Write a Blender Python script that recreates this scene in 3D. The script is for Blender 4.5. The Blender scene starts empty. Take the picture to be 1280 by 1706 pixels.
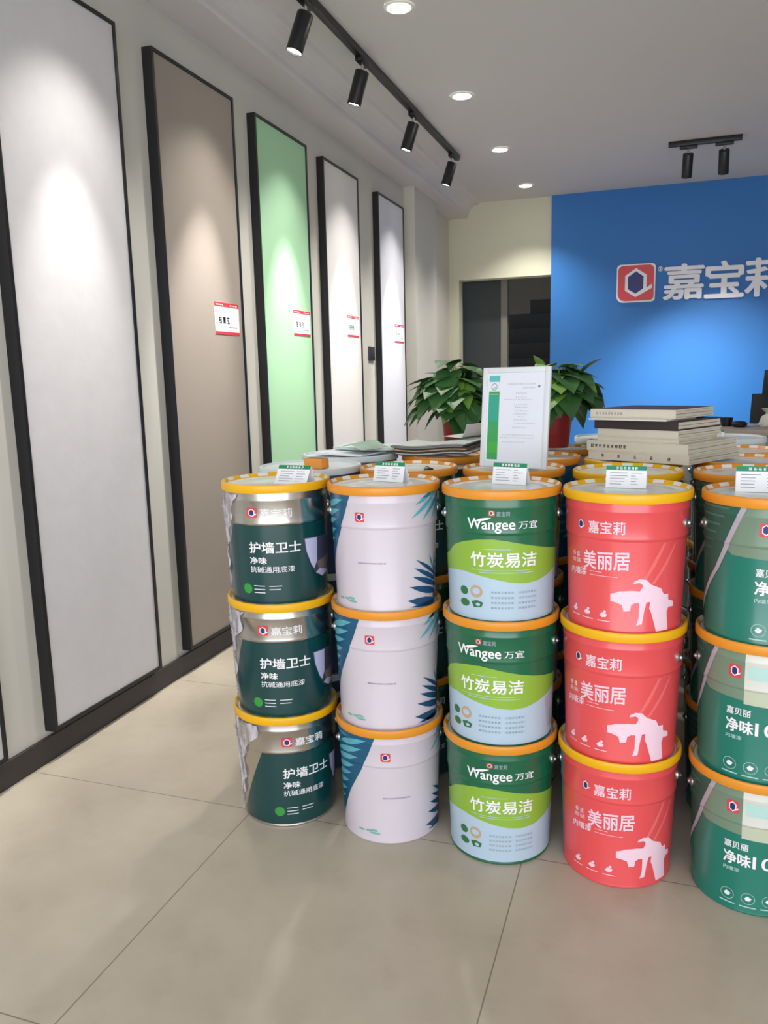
import bpy, bmesh, math, random
from mathutils import Vector, Matrix
random.seed(7)
PI = math.pi
C = bpy.context.scene.collection
SC = bpy.context.scene

# ------------------------------------------------------------------ camera
cam_d = bpy.data.cameras.new('camera'); cam = bpy.data.objects.new('camera', cam_d); C.objects.link(cam)
cam_d.sensor_fit = 'VERTICAL'; cam_d.sensor_height = 36.0; cam_d.lens = 1315.0 / 1706.0 * 36.0
cam_d.clip_start = 0.05
_r = Vector((0.94618, 0.322833, -0.022862)); _u = Vector((-0.032996, 0.166496, 0.98549)); _f = Vector((-0.321955, 0.931696, -0.168188))
cam.matrix_world = Matrix(((_r.x, _u.x, -_f.x, 0), (_r.y, _u.y, -_f.y, 0), (_r.z, _u.z, -_f.z, 1.286), (0, 0, 0, 1)))
SC.camera = cam

# ------------------------------------------------------------------ world, daylight, exposure
W = bpy.data.worlds.new('world'); SC.world = W; W.use_nodes = True
W.node_tree.nodes['Background'].inputs[0].default_value = (0.80, 0.90, 1.0, 1)
W.node_tree.nodes['Background'].inputs[1].default_value = 1.0
def area(name, loc, rot, sx, sy, power, color):
    l = bpy.data.lights.new(name, 'AREA'); l.shape = 'RECTANGLE'; l.size = sx; l.size_y = sy; l.energy = power; l.color = color
    o = bpy.data.objects.new(name, l); C.objects.link(o); o.location = loc; o.rotation_euler = rot; return o
# daylight coming in through the open glass shop front behind the photographer
area('shopfront_daylight', (0.8, -1.95, 1.35), (PI/2, 0, 0), 5.2, 2.3, 95, (0.97, 0.985, 1.0))
SC.view_settings.view_transform = 'Standard'
try: SC.view_settings.look = 'None'
except Exception: pass
SC.view_settings.gamma = 1.0
SC.view_settings.use_curve_mapping = False
SC.view_settings.exposure = 0.37

SPOT_W = 24.0        # track spot power
DOWN_W = 75.0        # recessed downlight power
CEIL = 2.90; BACK = 7.78; LEFT = -1.96; RIGHT = 4.2; FRONT = -2.0

# ------------------------------------------------------------------ materials
def lin(c):
    c = c / 255.0
    return c / 12.92 if c <= 0.04045 else ((c + 0.055) / 1.055) ** 2.4
def rgb(r, g, b): return (lin(r), lin(g), lin(b), 1)
MATS = {}
def mat(name, col, rough=0.5, metal=0.0, noise=0.0, nscale=8.0, emit=None, estr=0, coat=0.0, bump=0.0, alpha=1.0, trans=0.0):
    if name in MATS: return MATS[name]
    m = bpy.data.materials.new(name); m.use_nodes = True; nt = m.node_tree; b = nt.nodes['Principled BSDF']
    b.inputs['Base Color'].default_value = rgb(*col); b.inputs['Roughness'].default_value = rough; b.inputs['Metallic'].default_value = metal
    b.inputs['Coat Weight'].default_value = coat
    if coat: b.inputs['Coat Roughness'].default_value = 0.15
    b.inputs['Alpha'].default_value = alpha
    b.inputs['Transmission Weight'].default_value = trans
    if noise or bump:
        tc = nt.nodes.new('ShaderNodeTexCoord'); n = nt.nodes.new('ShaderNodeTexNoise'); n.inputs['Scale'].default_value = nscale; n.inputs['Detail'].default_value = 5
        nt.links.new(tc.outputs['Object'], n.inputs['Vector'])
        if noise:
            mx = nt.nodes.new('ShaderNodeMix'); mx.data_type = 'RGBA'
            c = rgb(*col); mx.inputs[6].default_value = tuple(min(1, x * (1 - noise)) for x in c[:3]) + (1,); mx.inputs[7].default_value = tuple(min(1, x * (1 + noise)) for x in c[:3]) + (1,)
            nt.links.new(n.outputs['Fac'], mx.inputs[0]); nt.links.new(mx.outputs[2], b.inputs['Base Color'])
        if bump:
            bp = nt.nodes.new('ShaderNodeBump'); bp.inputs['Strength'].default_value = bump; bp.inputs['Distance'].default_value = 0.01
            nt.links.new(n.outputs['Fac'], bp.inputs['Height']); nt.links.new(bp.outputs['Normal'], b.inputs['Normal'])
    if emit:
        b.inputs['Emission Color'].default_value = rgb(*emit); b.inputs['Emission Strength'].default_value = estr
    MATS[name] = m; return m

def floor_material():
    m = bpy.data.materials.new('floor_tiles'); m.use_nodes = True; nt = m.node_tree; b = nt.nodes['Principled BSDF']
    N = nt.nodes.new; L = nt.links.new
    geo = N('ShaderNodeNewGeometry'); sep = N('ShaderNodeSeparateXYZ'); L(geo.outputs['Position'], sep.inputs[0])
    def groove(axis, off, size):
        a = N('ShaderNodeMath'); a.operation = 'SUBTRACT'; L(sep.outputs[axis], a.inputs[0]); a.inputs[1].default_value = off - 20 * size
        d = N('ShaderNodeMath'); d.operation = 'MODULO'; L(a.outputs[0], d.inputs[0]); d.inputs[1].default_value = size
        p = N('ShaderNodeMath'); p.operation = 'PINGPONG'; L(d.outputs[0], p.inputs[0]); p.inputs[1].default_value = size / 2
        s = N('ShaderNodeMath'); s.operation = 'LESS_THAN'; L(p.outputs[0], s.inputs[0]); s.inputs[1].default_value = 0.0016
        return s
    gx = groove(0, -1.12, 0.82); gy = groove(1, 1.10, 0.855)
    g = N('ShaderNodeMath'); g.operation = 'MAXIMUM'; L(gx.outputs[0], g.inputs[0]); L(gy.outputs[0], g.inputs[1])
    n1 = N('ShaderNodeTexNoise'); n1.inputs['Scale'].default_value = 2.2; n1.inputs['Detail'].default_value = 7; n1.inputs['Roughness'].default_value = 0.62; L(geo.outputs['Position'], n1.inputs['Vector'])
    r1 = N('ShaderNodeValToRGB'); r1.color_ramp.elements[0].position = 0.3; r1.color_ramp.elements[0].color = rgb(176, 165, 148); r1.color_ramp.elements[1].position = 0.72; r1.color_ramp.elements[1].color = rgb(198, 188, 170)
    L(n1.outputs['Fac'], r1.inputs[0])
    n2 = N('ShaderNodeTexNoise'); n2.inputs['Scale'].default_value = 9; n2.inputs['Detail'].default_value = 4; L(geo.outputs['Position'], n2.inputs['Vector'])
    r2 = N('ShaderNodeValToRGB'); r2.color_ramp.elements[0].position = 0.25; r2.color_ramp.elements[0].color = (0.86, 0.85, 0.84, 1); r2.color_ramp.elements[1].position = 0.45; r2.color_ramp.elements[1].color = (1, 1, 1, 1)
    L(n2.outputs['Fac'], r2.inputs[0])
    mu = N('ShaderNodeMix'); mu.data_type = 'RGBA'; mu.blend_type = 'MULTIPLY'; mu.inputs[0].default_value = 0.6; L(r1.outputs[0], mu.inputs[6]); L(r2.outputs[0], mu.inputs[7])
    mg = N('ShaderNodeMix'); mg.data_type = 'RGBA'; L(g.outputs[0], mg.inputs[0]); L(mu.outputs[2], mg.inputs[6]); mg.inputs[7].default_value = rgb(128, 118, 104)
    L(mg.outputs[2], b.inputs['Base Color']); b.inputs['Roughness'].default_value = 0.34; b.inputs['Specular IOR Level'].default_value = 0.45
    return m

M_WALL = mat('wall_paint', (198, 195, 187), 0.85, noise=0.03, nscale=1.5)
M_BACK = mat('back_wall_paint', (208, 206, 186), 0.85, noise=0.03, nscale=1.5)
M_CEIL = mat('ceiling_paint', (204, 200, 202), 0.9, noise=0.03, nscale=1.2)
M_BLUE = mat('blue_wall_paint', (40, 112, 186), 0.55, noise=0.05, nscale=60)
M_BASE = mat('skirting_dark', (48, 44, 45), 0.45, noise=0.1, nscale=12)
M_BLACK = mat('black_metal', (33, 33, 36), 0.4, 0.2)
M_BLACKP = mat('black_plastic', (16, 16, 18), 0.45)
M_STEEL = mat('bright_steel', (205, 200, 194), 0.22, 1.0)
M_WHITE = mat('white_print', (238, 236, 240), 0.5)
M_PAPER = mat('white_paper', (236, 236, 240), 0.7)
M_GREYLINE = mat('grey_print', (150, 150, 158), 0.7)
M_GREENHEAD = mat('green_header', (22, 128, 88), 0.6)
M_RED = mat('red_print', (205, 52, 62), 0.6)
M_LOGORED = mat('logo_red', (214, 66, 74), 0.45)
M_NAVY = mat('logo_navy', (38, 42, 112), 0.45)
M_INK = mat('black_ink', (32, 30, 34), 0.7)

# ------------------------------------------------------------------ helpers
def tag(o, label=None, cat=None, group=None, kind=None):
    if label: o['label'] = label
    if cat: o['category'] = cat
    if group: o['group'] = group
    if kind: o['kind'] = kind
    return o
def thing(name, label, cat, loc=(0, 0, 0), rz=0.0, group=None):
    o = bpy.data.objects.new(name, None); o.empty_display_size = 0.05; C.objects.link(o); o.location = loc; o.rotation_euler = (0, 0, rz)
    return tag(o, label, cat, group)
def link(name, me, parent=None):
    o = bpy.data.objects.new(name, me); C.objects.link(o)
    if parent is not None: o.parent = parent
    return o
def mesh(name, bm, mats, smooth=True, angle=35):
    bmesh.ops.recalc_face_normals(bm, faces=bm.faces[:]) if False else None
    me = bpy.data.meshes.new(name); bm.to_mesh(me); bm.free()
    for m in (mats if isinstance(mats, (list, tuple)) else [mats]): me.materials.append(m)
    if smooth:
        me.polygons.foreach_set('use_smooth', [True] * len(me.polygons))
        try: me.set_sharp_from_angle(angle=math.radians(angle))
        except Exception: pass
    return me
def obj(name, bm, mats, parent=None, smooth=True, angle=35): return link(name, mesh(name, bm, mats, smooth, angle), parent)
def struct(name, bm, mats, label=None):
    o = obj(name, bm, mats, None, False); o['kind'] = 'structure'
    if label: o['label'] = label
    return o
def copy_tree(src, loc, rz, label, group=None):
    r = src.copy(); C.objects.link(r); r.location = loc; r.rotation_euler = (0, 0, rz); r['label'] = label
    if group: r['group'] = group
    for ch in src.children:
        c = ch.copy(); C.objects.link(c); c.parent = r
        for g in ch.children:
            d = g.copy(); C.objects.link(d); d.parent = c
    return r
def BM(): return bmesh.new()
def box(bm, x0, x1, y0, y1, z0, z1, mi=0, bev=0.0):
    v = [bm.verts.new((x, y, z)) for x in (x0, x1) for y in (y0, y1) for z in (z0, z1)]
    F = [(0, 1, 3, 2), (4, 6, 7, 5), (0, 4, 5, 1), (2, 3, 7, 6), (0, 2, 6, 4), (1, 5, 7, 3)]
    fs = [bm.faces.new([v[i] for i in f]) for f in F]
    for f in fs: f.material_index = mi
    if bev:
        es = list({e for f in fs for e in f.edges})
        r = bmesh.ops.bevel(bm, geom=es, offset=bev, segments=2, affect='EDGES', profile=0.5)
        for f in r['faces']: f.material_index = mi
    return v
def lathe(bm, prof, n=48, mi=0, mfun=None, cap0=False, cap1=False, mat4=None):
    rings = []
    for r, z in prof:
        ring = []
        for k in range(n):
            a = 2 * PI * k / n
            p = Vector((r * math.sin(a), -r * math.cos(a), z))
            if mat4: p = mat4 @ p
            ring.append(bm.verts.new(p))
        rings.append(ring)
    for i in range(len(prof) - 1):
        for k in range(n):
            f = bm.faces.new((rings[i][k], rings[i][(k + 1) % n], rings[i + 1][(k + 1) % n], rings[i + 1][k]))
            f.material_index = mfun(i, k) if mfun else mi
    if cap0: f = bm.faces.new(rings[0][::-1]); f.material_index = mi
    if cap1: f = bm.faces.new(rings[-1]); f.material_index = mi
    return rings
def tube(bm, pts, r, n=8, mi=0, closed=False):
    pts = [Vector(p) for p in pts]; rings = []
    for i, p in enumerate(pts):
        a = pts[max(i - 1, 0)]; b = pts[min(i + 1, len(pts) - 1)]
        d = (b - a).normalized(); up = Vector((0, 0, 1)) if abs(d.z) < 0.95 else Vector((1, 0, 0))
        s = d.cross(up).normalized(); t = s.cross(d).normalized()
        rr = r(i / (len(pts) - 1)) if callable(r) else r
        rings.append([bm.verts.new(p + rr * (math.cos(2 * PI * k / n) * s + math.sin(2 * PI * k / n) * t)) for k in range(n)])
    for i in range(len(pts) - 1):
        for k in range(n):
            f = bm.faces.new((rings[i][k], rings[i][(k + 1) % n], rings[i + 1][(k + 1) % n], rings[i + 1][k])); f.material_index = mi
    for ring in (rings[0][::-1], rings[-1]):
        f = bm.faces.new(ring); f.material_index = mi

# ---- flat print artwork (2-D polygons) ---------------------------------
_TXT = {}
def text2d(s, bold=0.018):
    """outline text with the built-in font -> (verts2d normalised to 0..1 box, faces, aspect)"""
    key = (s, bold)
    if key in _TXT: return _TXT[key]
    cu = bpy.data.curves.new('t', 'FONT'); cu.body = s; cu.size = 1.0; cu.resolution_u = 3
    o = bpy.data.objects.new('t', cu); C.objects.link(o)
    dg = bpy.context.evaluated_depsgraph_get(); me = bpy.data.meshes.new_from_object(o.evaluated_get(dg))
    vs = [(v.co.x, v.co.y) for v in me.vertices]; fs = [tuple(p.vertices) for p in me.polygons]
    bpy.data.objects.remove(o); bpy.data.curves.remove(cu); bpy.data.meshes.remove(me)
    x0 = min(v[0] for v in vs); x1 = max(v[0] for v in vs); y0 = min(v[1] for v in vs); y1 = max(v[1] for v in vs)
    vs = [((v[0] - x0) / (x1 - x0), (v[1] - y0) / (y1 - y0)) for v in vs]
    _TXT[key] = (vs, fs, (x1 - x0) / (y1 - y0)); return _TXT[key]
def bold_shifts(asp, bold):
    """heavier strokes: shifted copies of the glyph outlines, each lifted a hair above the last"""
    if bold <= 0: return [(0, 0)]
    bx, by = bold / asp * 0.95, bold * 0.75
    return [(-bx, 0), (bx, 0), (0, -by), (0, by), (-bx * .7, by * .7), (bx * .7, -by * .7)]
class Art:
    """a list of 2-D shapes (verts, faces, material index, layer)"""
    def __init__(self): self.s = []
    def poly(self, pts, mi, layer=1): self.s.append((list(pts), [tuple(range(len(pts)))], mi, layer))
    def rect(self, x0, x1, y0, y1, mi, layer=1): self.poly([(x0, y0), (x1, y0), (x1, y1), (x0, y1)], mi, layer)
    def ell(self, cx, cy, rx, ry, mi, layer=1, n=20): self.poly([(cx + rx * math.cos(2 * PI * k / n), cy + ry * math.sin(2 * PI * k / n)) for k in range(n)], mi, layer)
    def ring(self, cx, cy, rx, ry, w, mi, layer=1, n=24):
        v = []; f = []
        for k in range(n):
            a = 2 * PI * k / n; c, s = math.cos(a), math.sin(a)
            v += [(cx + rx * c, cy + ry * s), (cx + rx * (1 - w) * c, cy + ry * (1 - w) * s)]
            f.append((2 * k, 2 * ((k + 1) % n), 2 * ((k + 1) % n) + 1, 2 * k + 1))
        self.s.append((v, f, mi, layer))
    def text(self, s, x0, x1, y0, y1, mi, layer=2, bold=0.018, rise=0.0):
        vs, fs, asp = text2d(s, 0)
        for k, (dx, dy) in enumerate(bold_shifts(asp, bold)):
            self.s.append(([(x0 + (u + dx) * (x1 - x0), y0 + (v + dy) * (y1 - y0) + rise * u) for u, v in vs], fs, mi, layer + 0.12 * k))
    def leaf(self, x0, y0, x1, y1, w, mi, layer=1, sx=1.0):
        """pointed leaflet from base to tip; sx scales x (degrees per unit of y)"""
        ax, ay = (x1 - x0) / sx, y1 - y0; L = math.hypot(ax, ay); nx, ny = -ay / L, ax / L
        prof = [(0, 0.25), (0.25, 0.85), (0.5, 1.0), (0.75, 0.7), (1.0, 0.0)]
        a = [(x0 + (ax * t + nx * w * h) * sx, y0 + ay * t + ny * w * h) for t, h in prof]
        b = [(x0 + (ax * t - nx * w * h) * sx, y0 + ay * t - ny * w * h) for t, h in prof[:-1]][::-1]
        self.poly(a + b, mi, layer)
    def logo(self, x0, x1, y0, y1, red, navy, white, layer=2):
        """rounded square with a hexagon and a small diagonal tail"""
        w, h = x1 - x0, y1 - y0; P = lambda u, v: (x0 + u * w, y0 + v * h)
        rs = []
        for cx, cy, a0 in ((0.86, 0.86, 0), (0.14, 0.86, 90), (0.2, 0.2, 180), (0.9, 0.1, 270)):
            q = min(1 - cx, cx, 1 - cy, cy) if True else 0
            for k in range(4):
                a = math.radians(a0 + 30 * k); rs.append(P(cx + q * math.cos(a), cy + q * math.sin(a)))
        self.poly(rs, red, layer)
        hexo = [(0.5, 0.92), (0.80, 0.72), (0.80, 0.30), (0.5, 0.10), (0.20, 0.30), (0.20, 0.72)]
        self.poly([P(*p) for p in hexo], white, layer + 1)
        hexi = [(0.5, 0.83), (0.71, 0.68), (0.71, 0.34), (0.5, 0.20), (0.28, 0.34), (0.28, 0.68)]
        self.poly([P(*p) for p in hexi], navy, layer + 2)
        self.poly([P(0.5, 0.10), P(0.56, 0.19), P(0.95, 0.46), P(0.95, 0.34)], white, layer + 1.4)
def plane_to(bm, art, fn):
    """emit art polygons straight onto a flat surface; fn(x, y, layer) -> 3-D point"""
    for vs, fs, mi, ly in art.s:
        vv = [bm.verts.new(fn(x, y, ly)) for x, y in vs]
        for f in fs:
            try: q = bm.faces.new([vv[i] for i in f]); q.material_index = mi
            except ValueError: pass
def wrap(bm, art, prof, seg, zcuts):
    """wrap art given in (degrees, height) round the lathe surface prof(z), cut on its facets"""
    for vs, fs, mi, ly in art.s:
        t = bmesh.new(); vv = [t.verts.new((x, y, 0)) for x, y in vs]
        for f in fs:
            try: t.faces.new([vv[i] for i in f])
            except ValueError: pass
        if len(fs) == 1 and len(vs) > 4: bmesh.ops.triangulate(t, faces=t.faces[:])
        x0 = min(v[0] for v in vs); x1 = max(v[0] for v in vs); y0 = min(v[1] for v in vs); y1 = max(v[1] for v in vs)
        k = math.floor(x0 / seg) + 1
        while k * seg < x1:
            bmesh.ops.bisect_plane(t, geom=t.verts[:] + t.edges[:] + t.faces[:], plane_co=(k * seg, 0, 0), plane_no=(1, 0, 0), dist=1e-5); k += 1
        for z in zcuts:
            if y0 < z < y1: bmesh.ops.bisect_plane(t, geom=t.verts[:] + t.edges[:] + t.faces[:], plane_co=(0, z, 0), plane_no=(0, 1, 0), dist=1e-6)
        mp = {}
        for v in t.verts:
            kk = v.co.x / seg; k0 = math.floor(kk + 1e-6); fr = kk - k0
            r = prof(v.co.y) + 0.00035 * ly
            a0 = math.radians(k0 * seg); a1 = math.radians((k0 + 1) * seg)
            px = (1 - fr) * math.sin(a0) + fr * math.sin(a1); py = (1 - fr) * math.cos(a0) + fr * math.cos(a1)
            mp[v] = bm.verts.new((r * px, -r * py, v.co.y))
        for f in t.faces:
            q = bm.faces.new([mp[v] for v in f.verts]); q.material_index = mi
        t.free()

# ================================================================== the setting
bm = BM(); box(bm, LEFT - 0.15, RIGHT + 0.15, FRONT, BACK + 5.2, -0.12, 0.0); struct('floor', bm, floor_material(), 'beige large-format floor tiles')
bm = BM(); box(bm, LEFT - 0.15, RIGHT + 0.15, FRONT, BACK + 0.16, CEIL, CEIL + 0.12); struct('ceiling', bm, M_CEIL, 'grey-white ceiling')
bm = BM(); box(bm, LEFT - 0.15, LEFT, FRONT, BACK, 0, CEIL); struct('wall_left', bm, M_WALL, 'grey-white side wall carrying the tall framed boards')
bm = BM(); box(bm, RIGHT, RIGHT + 0.15, FRONT, BACK, 0, CEIL); struct('wall_right', bm, M_WALL)
bm = BM()   # back wall with the doorway cut out
box(bm, LEFT - 0.15, -1.862, BACK, BACK + 0.16, 0, CEIL); box(bm, -1.862, -0.955, BACK, BACK + 0.16, 2.20, CEIL); box(bm, -0.955, RIGHT + 0.15, BACK, BACK + 0.16, 0, CEIL)
struct('wall_back', bm, M_BACK, 'cream back wall with an open doorway')
bm = BM(); box(bm, -0.972, RIGHT, BACK - 0.03, BACK, 0, CEIL); struct('wall_back_blue', bm, M_BLUE, 'bright blue painted feature wall')
bm = BM(); box(bm, LEFT, LEFT + 0.092, 6.32, 6.97, 0, 2.77); struct('trim_1', bm, M_WALL, 'shallow pilaster on the left wall near the back corner')
bm = BM()   # dropped boxed cornice along the left wall with a cove up to the ceiling
pr = [(LEFT, 2.77), (-1.77, 2.77), (-1.765, 2.785)] + [(-1.765 + 0.105 * (1 - math.cos(t * PI / 2 / 6)), 2.785 + 0.10 * math.sin(t * PI / 2 / 6)) for t in range(1, 7)] + [(-1.645, CEIL), (LEFT, CEIL)]
a = [bm.verts.new((x, FRONT, z)) for x, z in pr]; b = [bm.verts.new((x, BACK, z)) for x, z in pr]
for i in range(len(pr)): bm.faces.new((a[i], b[i], b[(i + 1) % len(pr)], a[(i + 1) % len(pr)]))
bm.faces.new(a[::-1]); bm.faces.new(b)
bmesh.ops.recalc_face_normals(bm, faces=bm.faces[:]); struct('trim_2', bm, M_CEIL, 'boxed cornice where the left wall meets the ceiling')
bm = BM(); box(bm, LEFT, -1.945, FRONT, 6.32, 0, 0.088, bev=0.002); struct('baseboard_left', bm, M_BASE, 'dark skirting along the left wall')
# stairwell behind the doorway
M_HALL = mat('stairwell_plaster', (140, 130, 120), 0.9, noise=0.05, nscale=2)
bm = BM(); box(bm, -3.2, -0.8, 12.8, 12.95, 0, 4.2); box(bm, -3.35, -3.2, BACK + 0.16, 12.8, 0, 4.2); box(bm, -0.8, -0.65, BACK + 0.16, 12.8, 0, 4.2); struct('wall_stairwell', bm, M_HALL, 'dim plaster walls of the stairwell')
bm = BM(); box(bm, -3.35, -0.65, BACK + 0.16, 12.95, 4.2, 4.3); struct('ceiling_stairwell', bm, M_HALL)
bm = BM(); box(bm, -1.9, -1.50, 8.08, 8.12, 0, 2.5); struct('door_1', bm, mat('dark_grey_door', (52, 57, 60), 0.5), 'dark grey door standing inside the doorway')
bm = BM(); box(bm, -1.50, -1.435, 8.06, 8.16, 0, 2.6); struct('trim_3', bm, mat('grey_jamb', (128, 124, 118), 0.7), 'pale door jamb inside the doorway')
st = thing('staircase', 'dark staircase going up behind the open doorway in the back wall', 'stairs', (-1.83, 8.45, 0))
M_STAIR = mat('dark_stair', (34, 29, 28), 0.6, noise=0.15, nscale=10)
for i in range(12):
    bm = BM(); z1 = 0.185 * (i + 1); x0 = 0 if i < 11 else 0.26
    box(bm, x0, 0.98, 0.185 * i, 0.185 * (i + 1) + (0.6 if i >= 10 else 0.0), max(0, z1 - 0.40), z1, bev=0.006); obj('step', bm, M_STAIR, st, False)

# ================================================================== framed colour boards on the left wall
PZ0, PZ1, PX0, PX1 = 0.110, 2.585, LEFT, -1.915
PANELS = [(1.195, 1.826, (196, 196, 192), 'first light grey board at the photo edge, only its right frame and a sliver showing', 0.02),
          (2.036, 2.663, (200, 197, 199), 'large pale grey textured board in a black frame, nearest the camera', 0.05),
          (2.882, 3.523, (152, 141, 131), 'taupe brown board in a black frame with a red and white tag', 0.03),
          (3.732, 4.352, (162, 204, 166), 'mint green board in a black frame', 0.02),
          (4.584, 5.176, (212, 208, 206), 'off-white warm board in a black frame just beyond the mint green one', 0.03),
          (5.573, 6.180, (206, 206, 214), 'cool white board in a black frame, farthest from the camera', 0.02)]
for i, (y0, y1, col, lab, nz) in enumerate(PANELS):
    t = thing('display_board', lab, 'display board', (PX0, (y0 + y1) / 2, PZ0), 0, 'tall framed colour boards on the left wall')
    h = (y1 - y0) / 2; H = PZ1 - PZ0; D = PX1 - PX0; fw = 0.014
    bm = BM()
    box(bm, 0, D, -h, -h + fw, 0, H); box(bm, 0, D, h - fw, h, 0, H); box(bm, 0, D, -h + fw, h - fw, H - fw, H); box(bm, 0, D, -h + fw, h - fw, 0, fw)
    obj('frame', bm, M_BLACK, t, False)
    bm = BM(); box(bm, 0.002, D - 0.006, -h + fw, h - fw, fw, H - fw)
    obj('board', bm, mat('board_%s_paint' % ('edge', 'pale_grey', 'taupe', 'mint', 'warm_white', 'cool_white')[i], col, 0.75, noise=nz, nscale=14 if i == 1 else 5, bump=0.15 if i == 1 else 0.05), t, False)

def glyphs(art, x0, x1, y0, y1, n, mi, layer=2, seed=1):
    """illegible small characters: little stroke blocks"""
    rr = random.Random(seed); w = (x1 - x0) / n
    for k in range(n):
        a = x0 + k * w + w * 0.08; b = x0 + (k + 1) * w - w * 0.12; hh = y1 - y0
        for f in (0.04, 0.42, 0.8): art.rect(a + rr.uniform(0, 0.2) * w, b - rr.uniform(0, 0.2) * w, y0 + f * hh, y0 + (f + 0.15) * hh, mi, layer)
        for f in (0.15, 0.55): art.rect(a + (f + rr.uniform(-0.1, 0.15)) * w * 0.8, a + (f + rr.uniform(-0.1, 0.15) + 0.15) * w * 0.8 + w * 0.05, y0 + rr.uniform(0, 0.3) * hh, y1, mi, layer)
TAGS = [(3.255, 3.478, 1.500, 1.645, 'taupe brown', 0), (4.094, 4.318, 1.528, 1.668, 'mint green', 0.015), (4.915, 5.122, 1.555, 1.690, 'off-white', 0.02), (5.905, 6.135, 1.550, 1.688, 'farthest cool white', 0)]
for i, (y0, y1, z0, z1, on, _) in enumerate(TAGS):
    art = Art(); w, h = y1 - y0, z1 - z0
    art.rect(0, w, h * 0.87, h, 1, 1); art.rect(0, w, 0, h * 0.09, 1, 1)
    glyphs(art, w * 0.14, w * 0.62, h * 0.34, h * 0.55, 3, 2, 1, 5 + i); art.rect(w * 0.55, w * 0.9, h * 0.22, h * 0.25, 3, 1)
    for k in range(5): art.rect(w * (0.06 + 0.06 * k), w * (0.10 + 0.06 * k), h * 0.91, h * 0.95, 4, 2)
    for k in range(4): art.rect(w * (0.62 + 0.08 * k), w * (0.68 + 0.08 * k), h * 0.91, h * 0.945, 4, 2)
    bm = BM(); nseg = 8
    bend = lambda u: 0.0
    for k in range(nseg):
        a, b = k / nseg, (k + 1) / nseg
        v = [bm.verts.new((bend(q) + o, q * w, z)) for q in (a, b) for z in (0, h) for o in (0, 0.001)]
        for f in ((0, 2, 6, 4), (1, 5, 7, 3), (0, 4, 5, 1), (2, 3, 7, 6)): bm.faces.new([v[j] for j in f])
        if k == 0: bm.faces.new([v[j] for j in (0, 1, 3, 2)])
        if k == nseg - 1: bm.faces.new([v[j] for j in (4, 6, 7, 5)])
    bmesh.ops.recalc_face_normals(bm, faces=bm.faces[:])
    plane_to(bm, art, lambda x, y, l: (0.0082 + 0.0002 * l - 0.0035, x, y) if False else (bend(x / w) + 0.0012 + 0.0003 * l, x, y))
    o = obj('board_tag', bm, [M_PAPER, M_RED, M_INK, M_GREYLINE, M_WHITE], None, False); o.location = (PX1 - 0.0055, y0, z0)
    tag(o, 'red and white paper tag stuck on the %s board' % on, 'tag', 'paper tags on the framed boards')
bm = BM(); box(bm, 0, 0.012, 0, 0.115, 0, 0.10, bev=0.004); box(bm, 0.012, 0.016, 0.03, 0.085, 0.02, 0.08, bev=0.002)
o = obj('wall_switch', bm, mat('dark_switch', (58, 54, 60), 0.4)); o.location = (LEFT, 5.405, 1.405); tag(o, 'small dark wall switch between the two farthest boards', 'switch')

# ================================================================== blue wall sign: emblem and characters
art = Art(); art.logo(0, 0.31, 0, 0.31, 1, 2, 0, 1)
bm = BM(); RR = []
for cx, cz, a0, q in ((0.322, 0.322, 0, 0.035), (-0.012, 0.322, 90, 0.035), (-0.012, -0.012, 180, 0.06), (0.322, -0.012, 270, 0.03)):
    for k in range(6):
        a = math.radians(a0 + 18 * k); RR.append((cx - math.copysign(q, cx - 0.15) + q * math.cos(a), cz - math.copysign(q, cz - 0.15) + q * math.sin(a)))
fa = [bm.verts.new((x, 0, z)) for x, z in RR]; fb = [bm.verts.new((x, 0.022, z)) for x, z in RR]
bm.faces.new(fa); bm.faces.new(fb[::-1])
for i in range(len(RR)): bm.faces.new((fa[i], fb[i], fb[(i + 1) % len(RR)], fa[(i + 1) % len(RR)]))
bmesh.ops.recalc_face_normals(bm, faces=bm.faces[:])
plane_to(bm, art, lambda x, y, l: (x, -0.0015 - 0.0012 * l, y))
o = obj('wall_emblem', bm, [mat('sign_white', (232, 232, 240), 0.4), M_LOGORED, M_NAVY], None, False); o.location = (-0.366, BACK - 0.052, 1.918)
tag(o, 'red and navy hexagon emblem plate on the blue wall, left of the white characters', 'sign')
def solid_text(s, x0, x1, z0, z1, depth, bold, name, label, loc):
    vs, fs, asp = text2d(s, 0); bm = BM(); cnt = {}
    for f in fs:
        for i in range(len(f)): e = frozenset((f[i], f[(i + 1) % len(f)])); cnt[e] = cnt.get(e, 0) + 1
    for k, (dx, dy) in enumerate(bold_shifts(asp, bold)):
        P = [(x0 + (u + dx) * (x1 - x0), z0 + (v + dy) * (z1 - z0)) for u, v in vs]; yf = 0.0005 * k
        A = [bm.verts.new((x, yf, z)) for x, z in P]; B = [bm.verts.new((x, depth, z)) for x, z in P]
        for f in fs:
            for vv in ([A[i] for i in f], [B[i] for i in f[::-1]]):
                try: bm.faces.new(vv)
                except ValueError: pass
            for i in range(len(f)):
                p, q = f[i], f[(i + 1) % len(f)]
                if cnt[frozenset((p, q))] == 1:
                    try: bm.faces.new([A[p], B[p], B[q], A[q]])
                    except ValueError: pass
    bmesh.ops.recalc_face_normals(bm, faces=bm.faces[:])
    o = obj(name, bm, mat('sign_white', (232, 232, 240), 0.4), None, False); o.location = loc; return tag(o, label, 'sign', 'raised characters on the blue wall')
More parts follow.
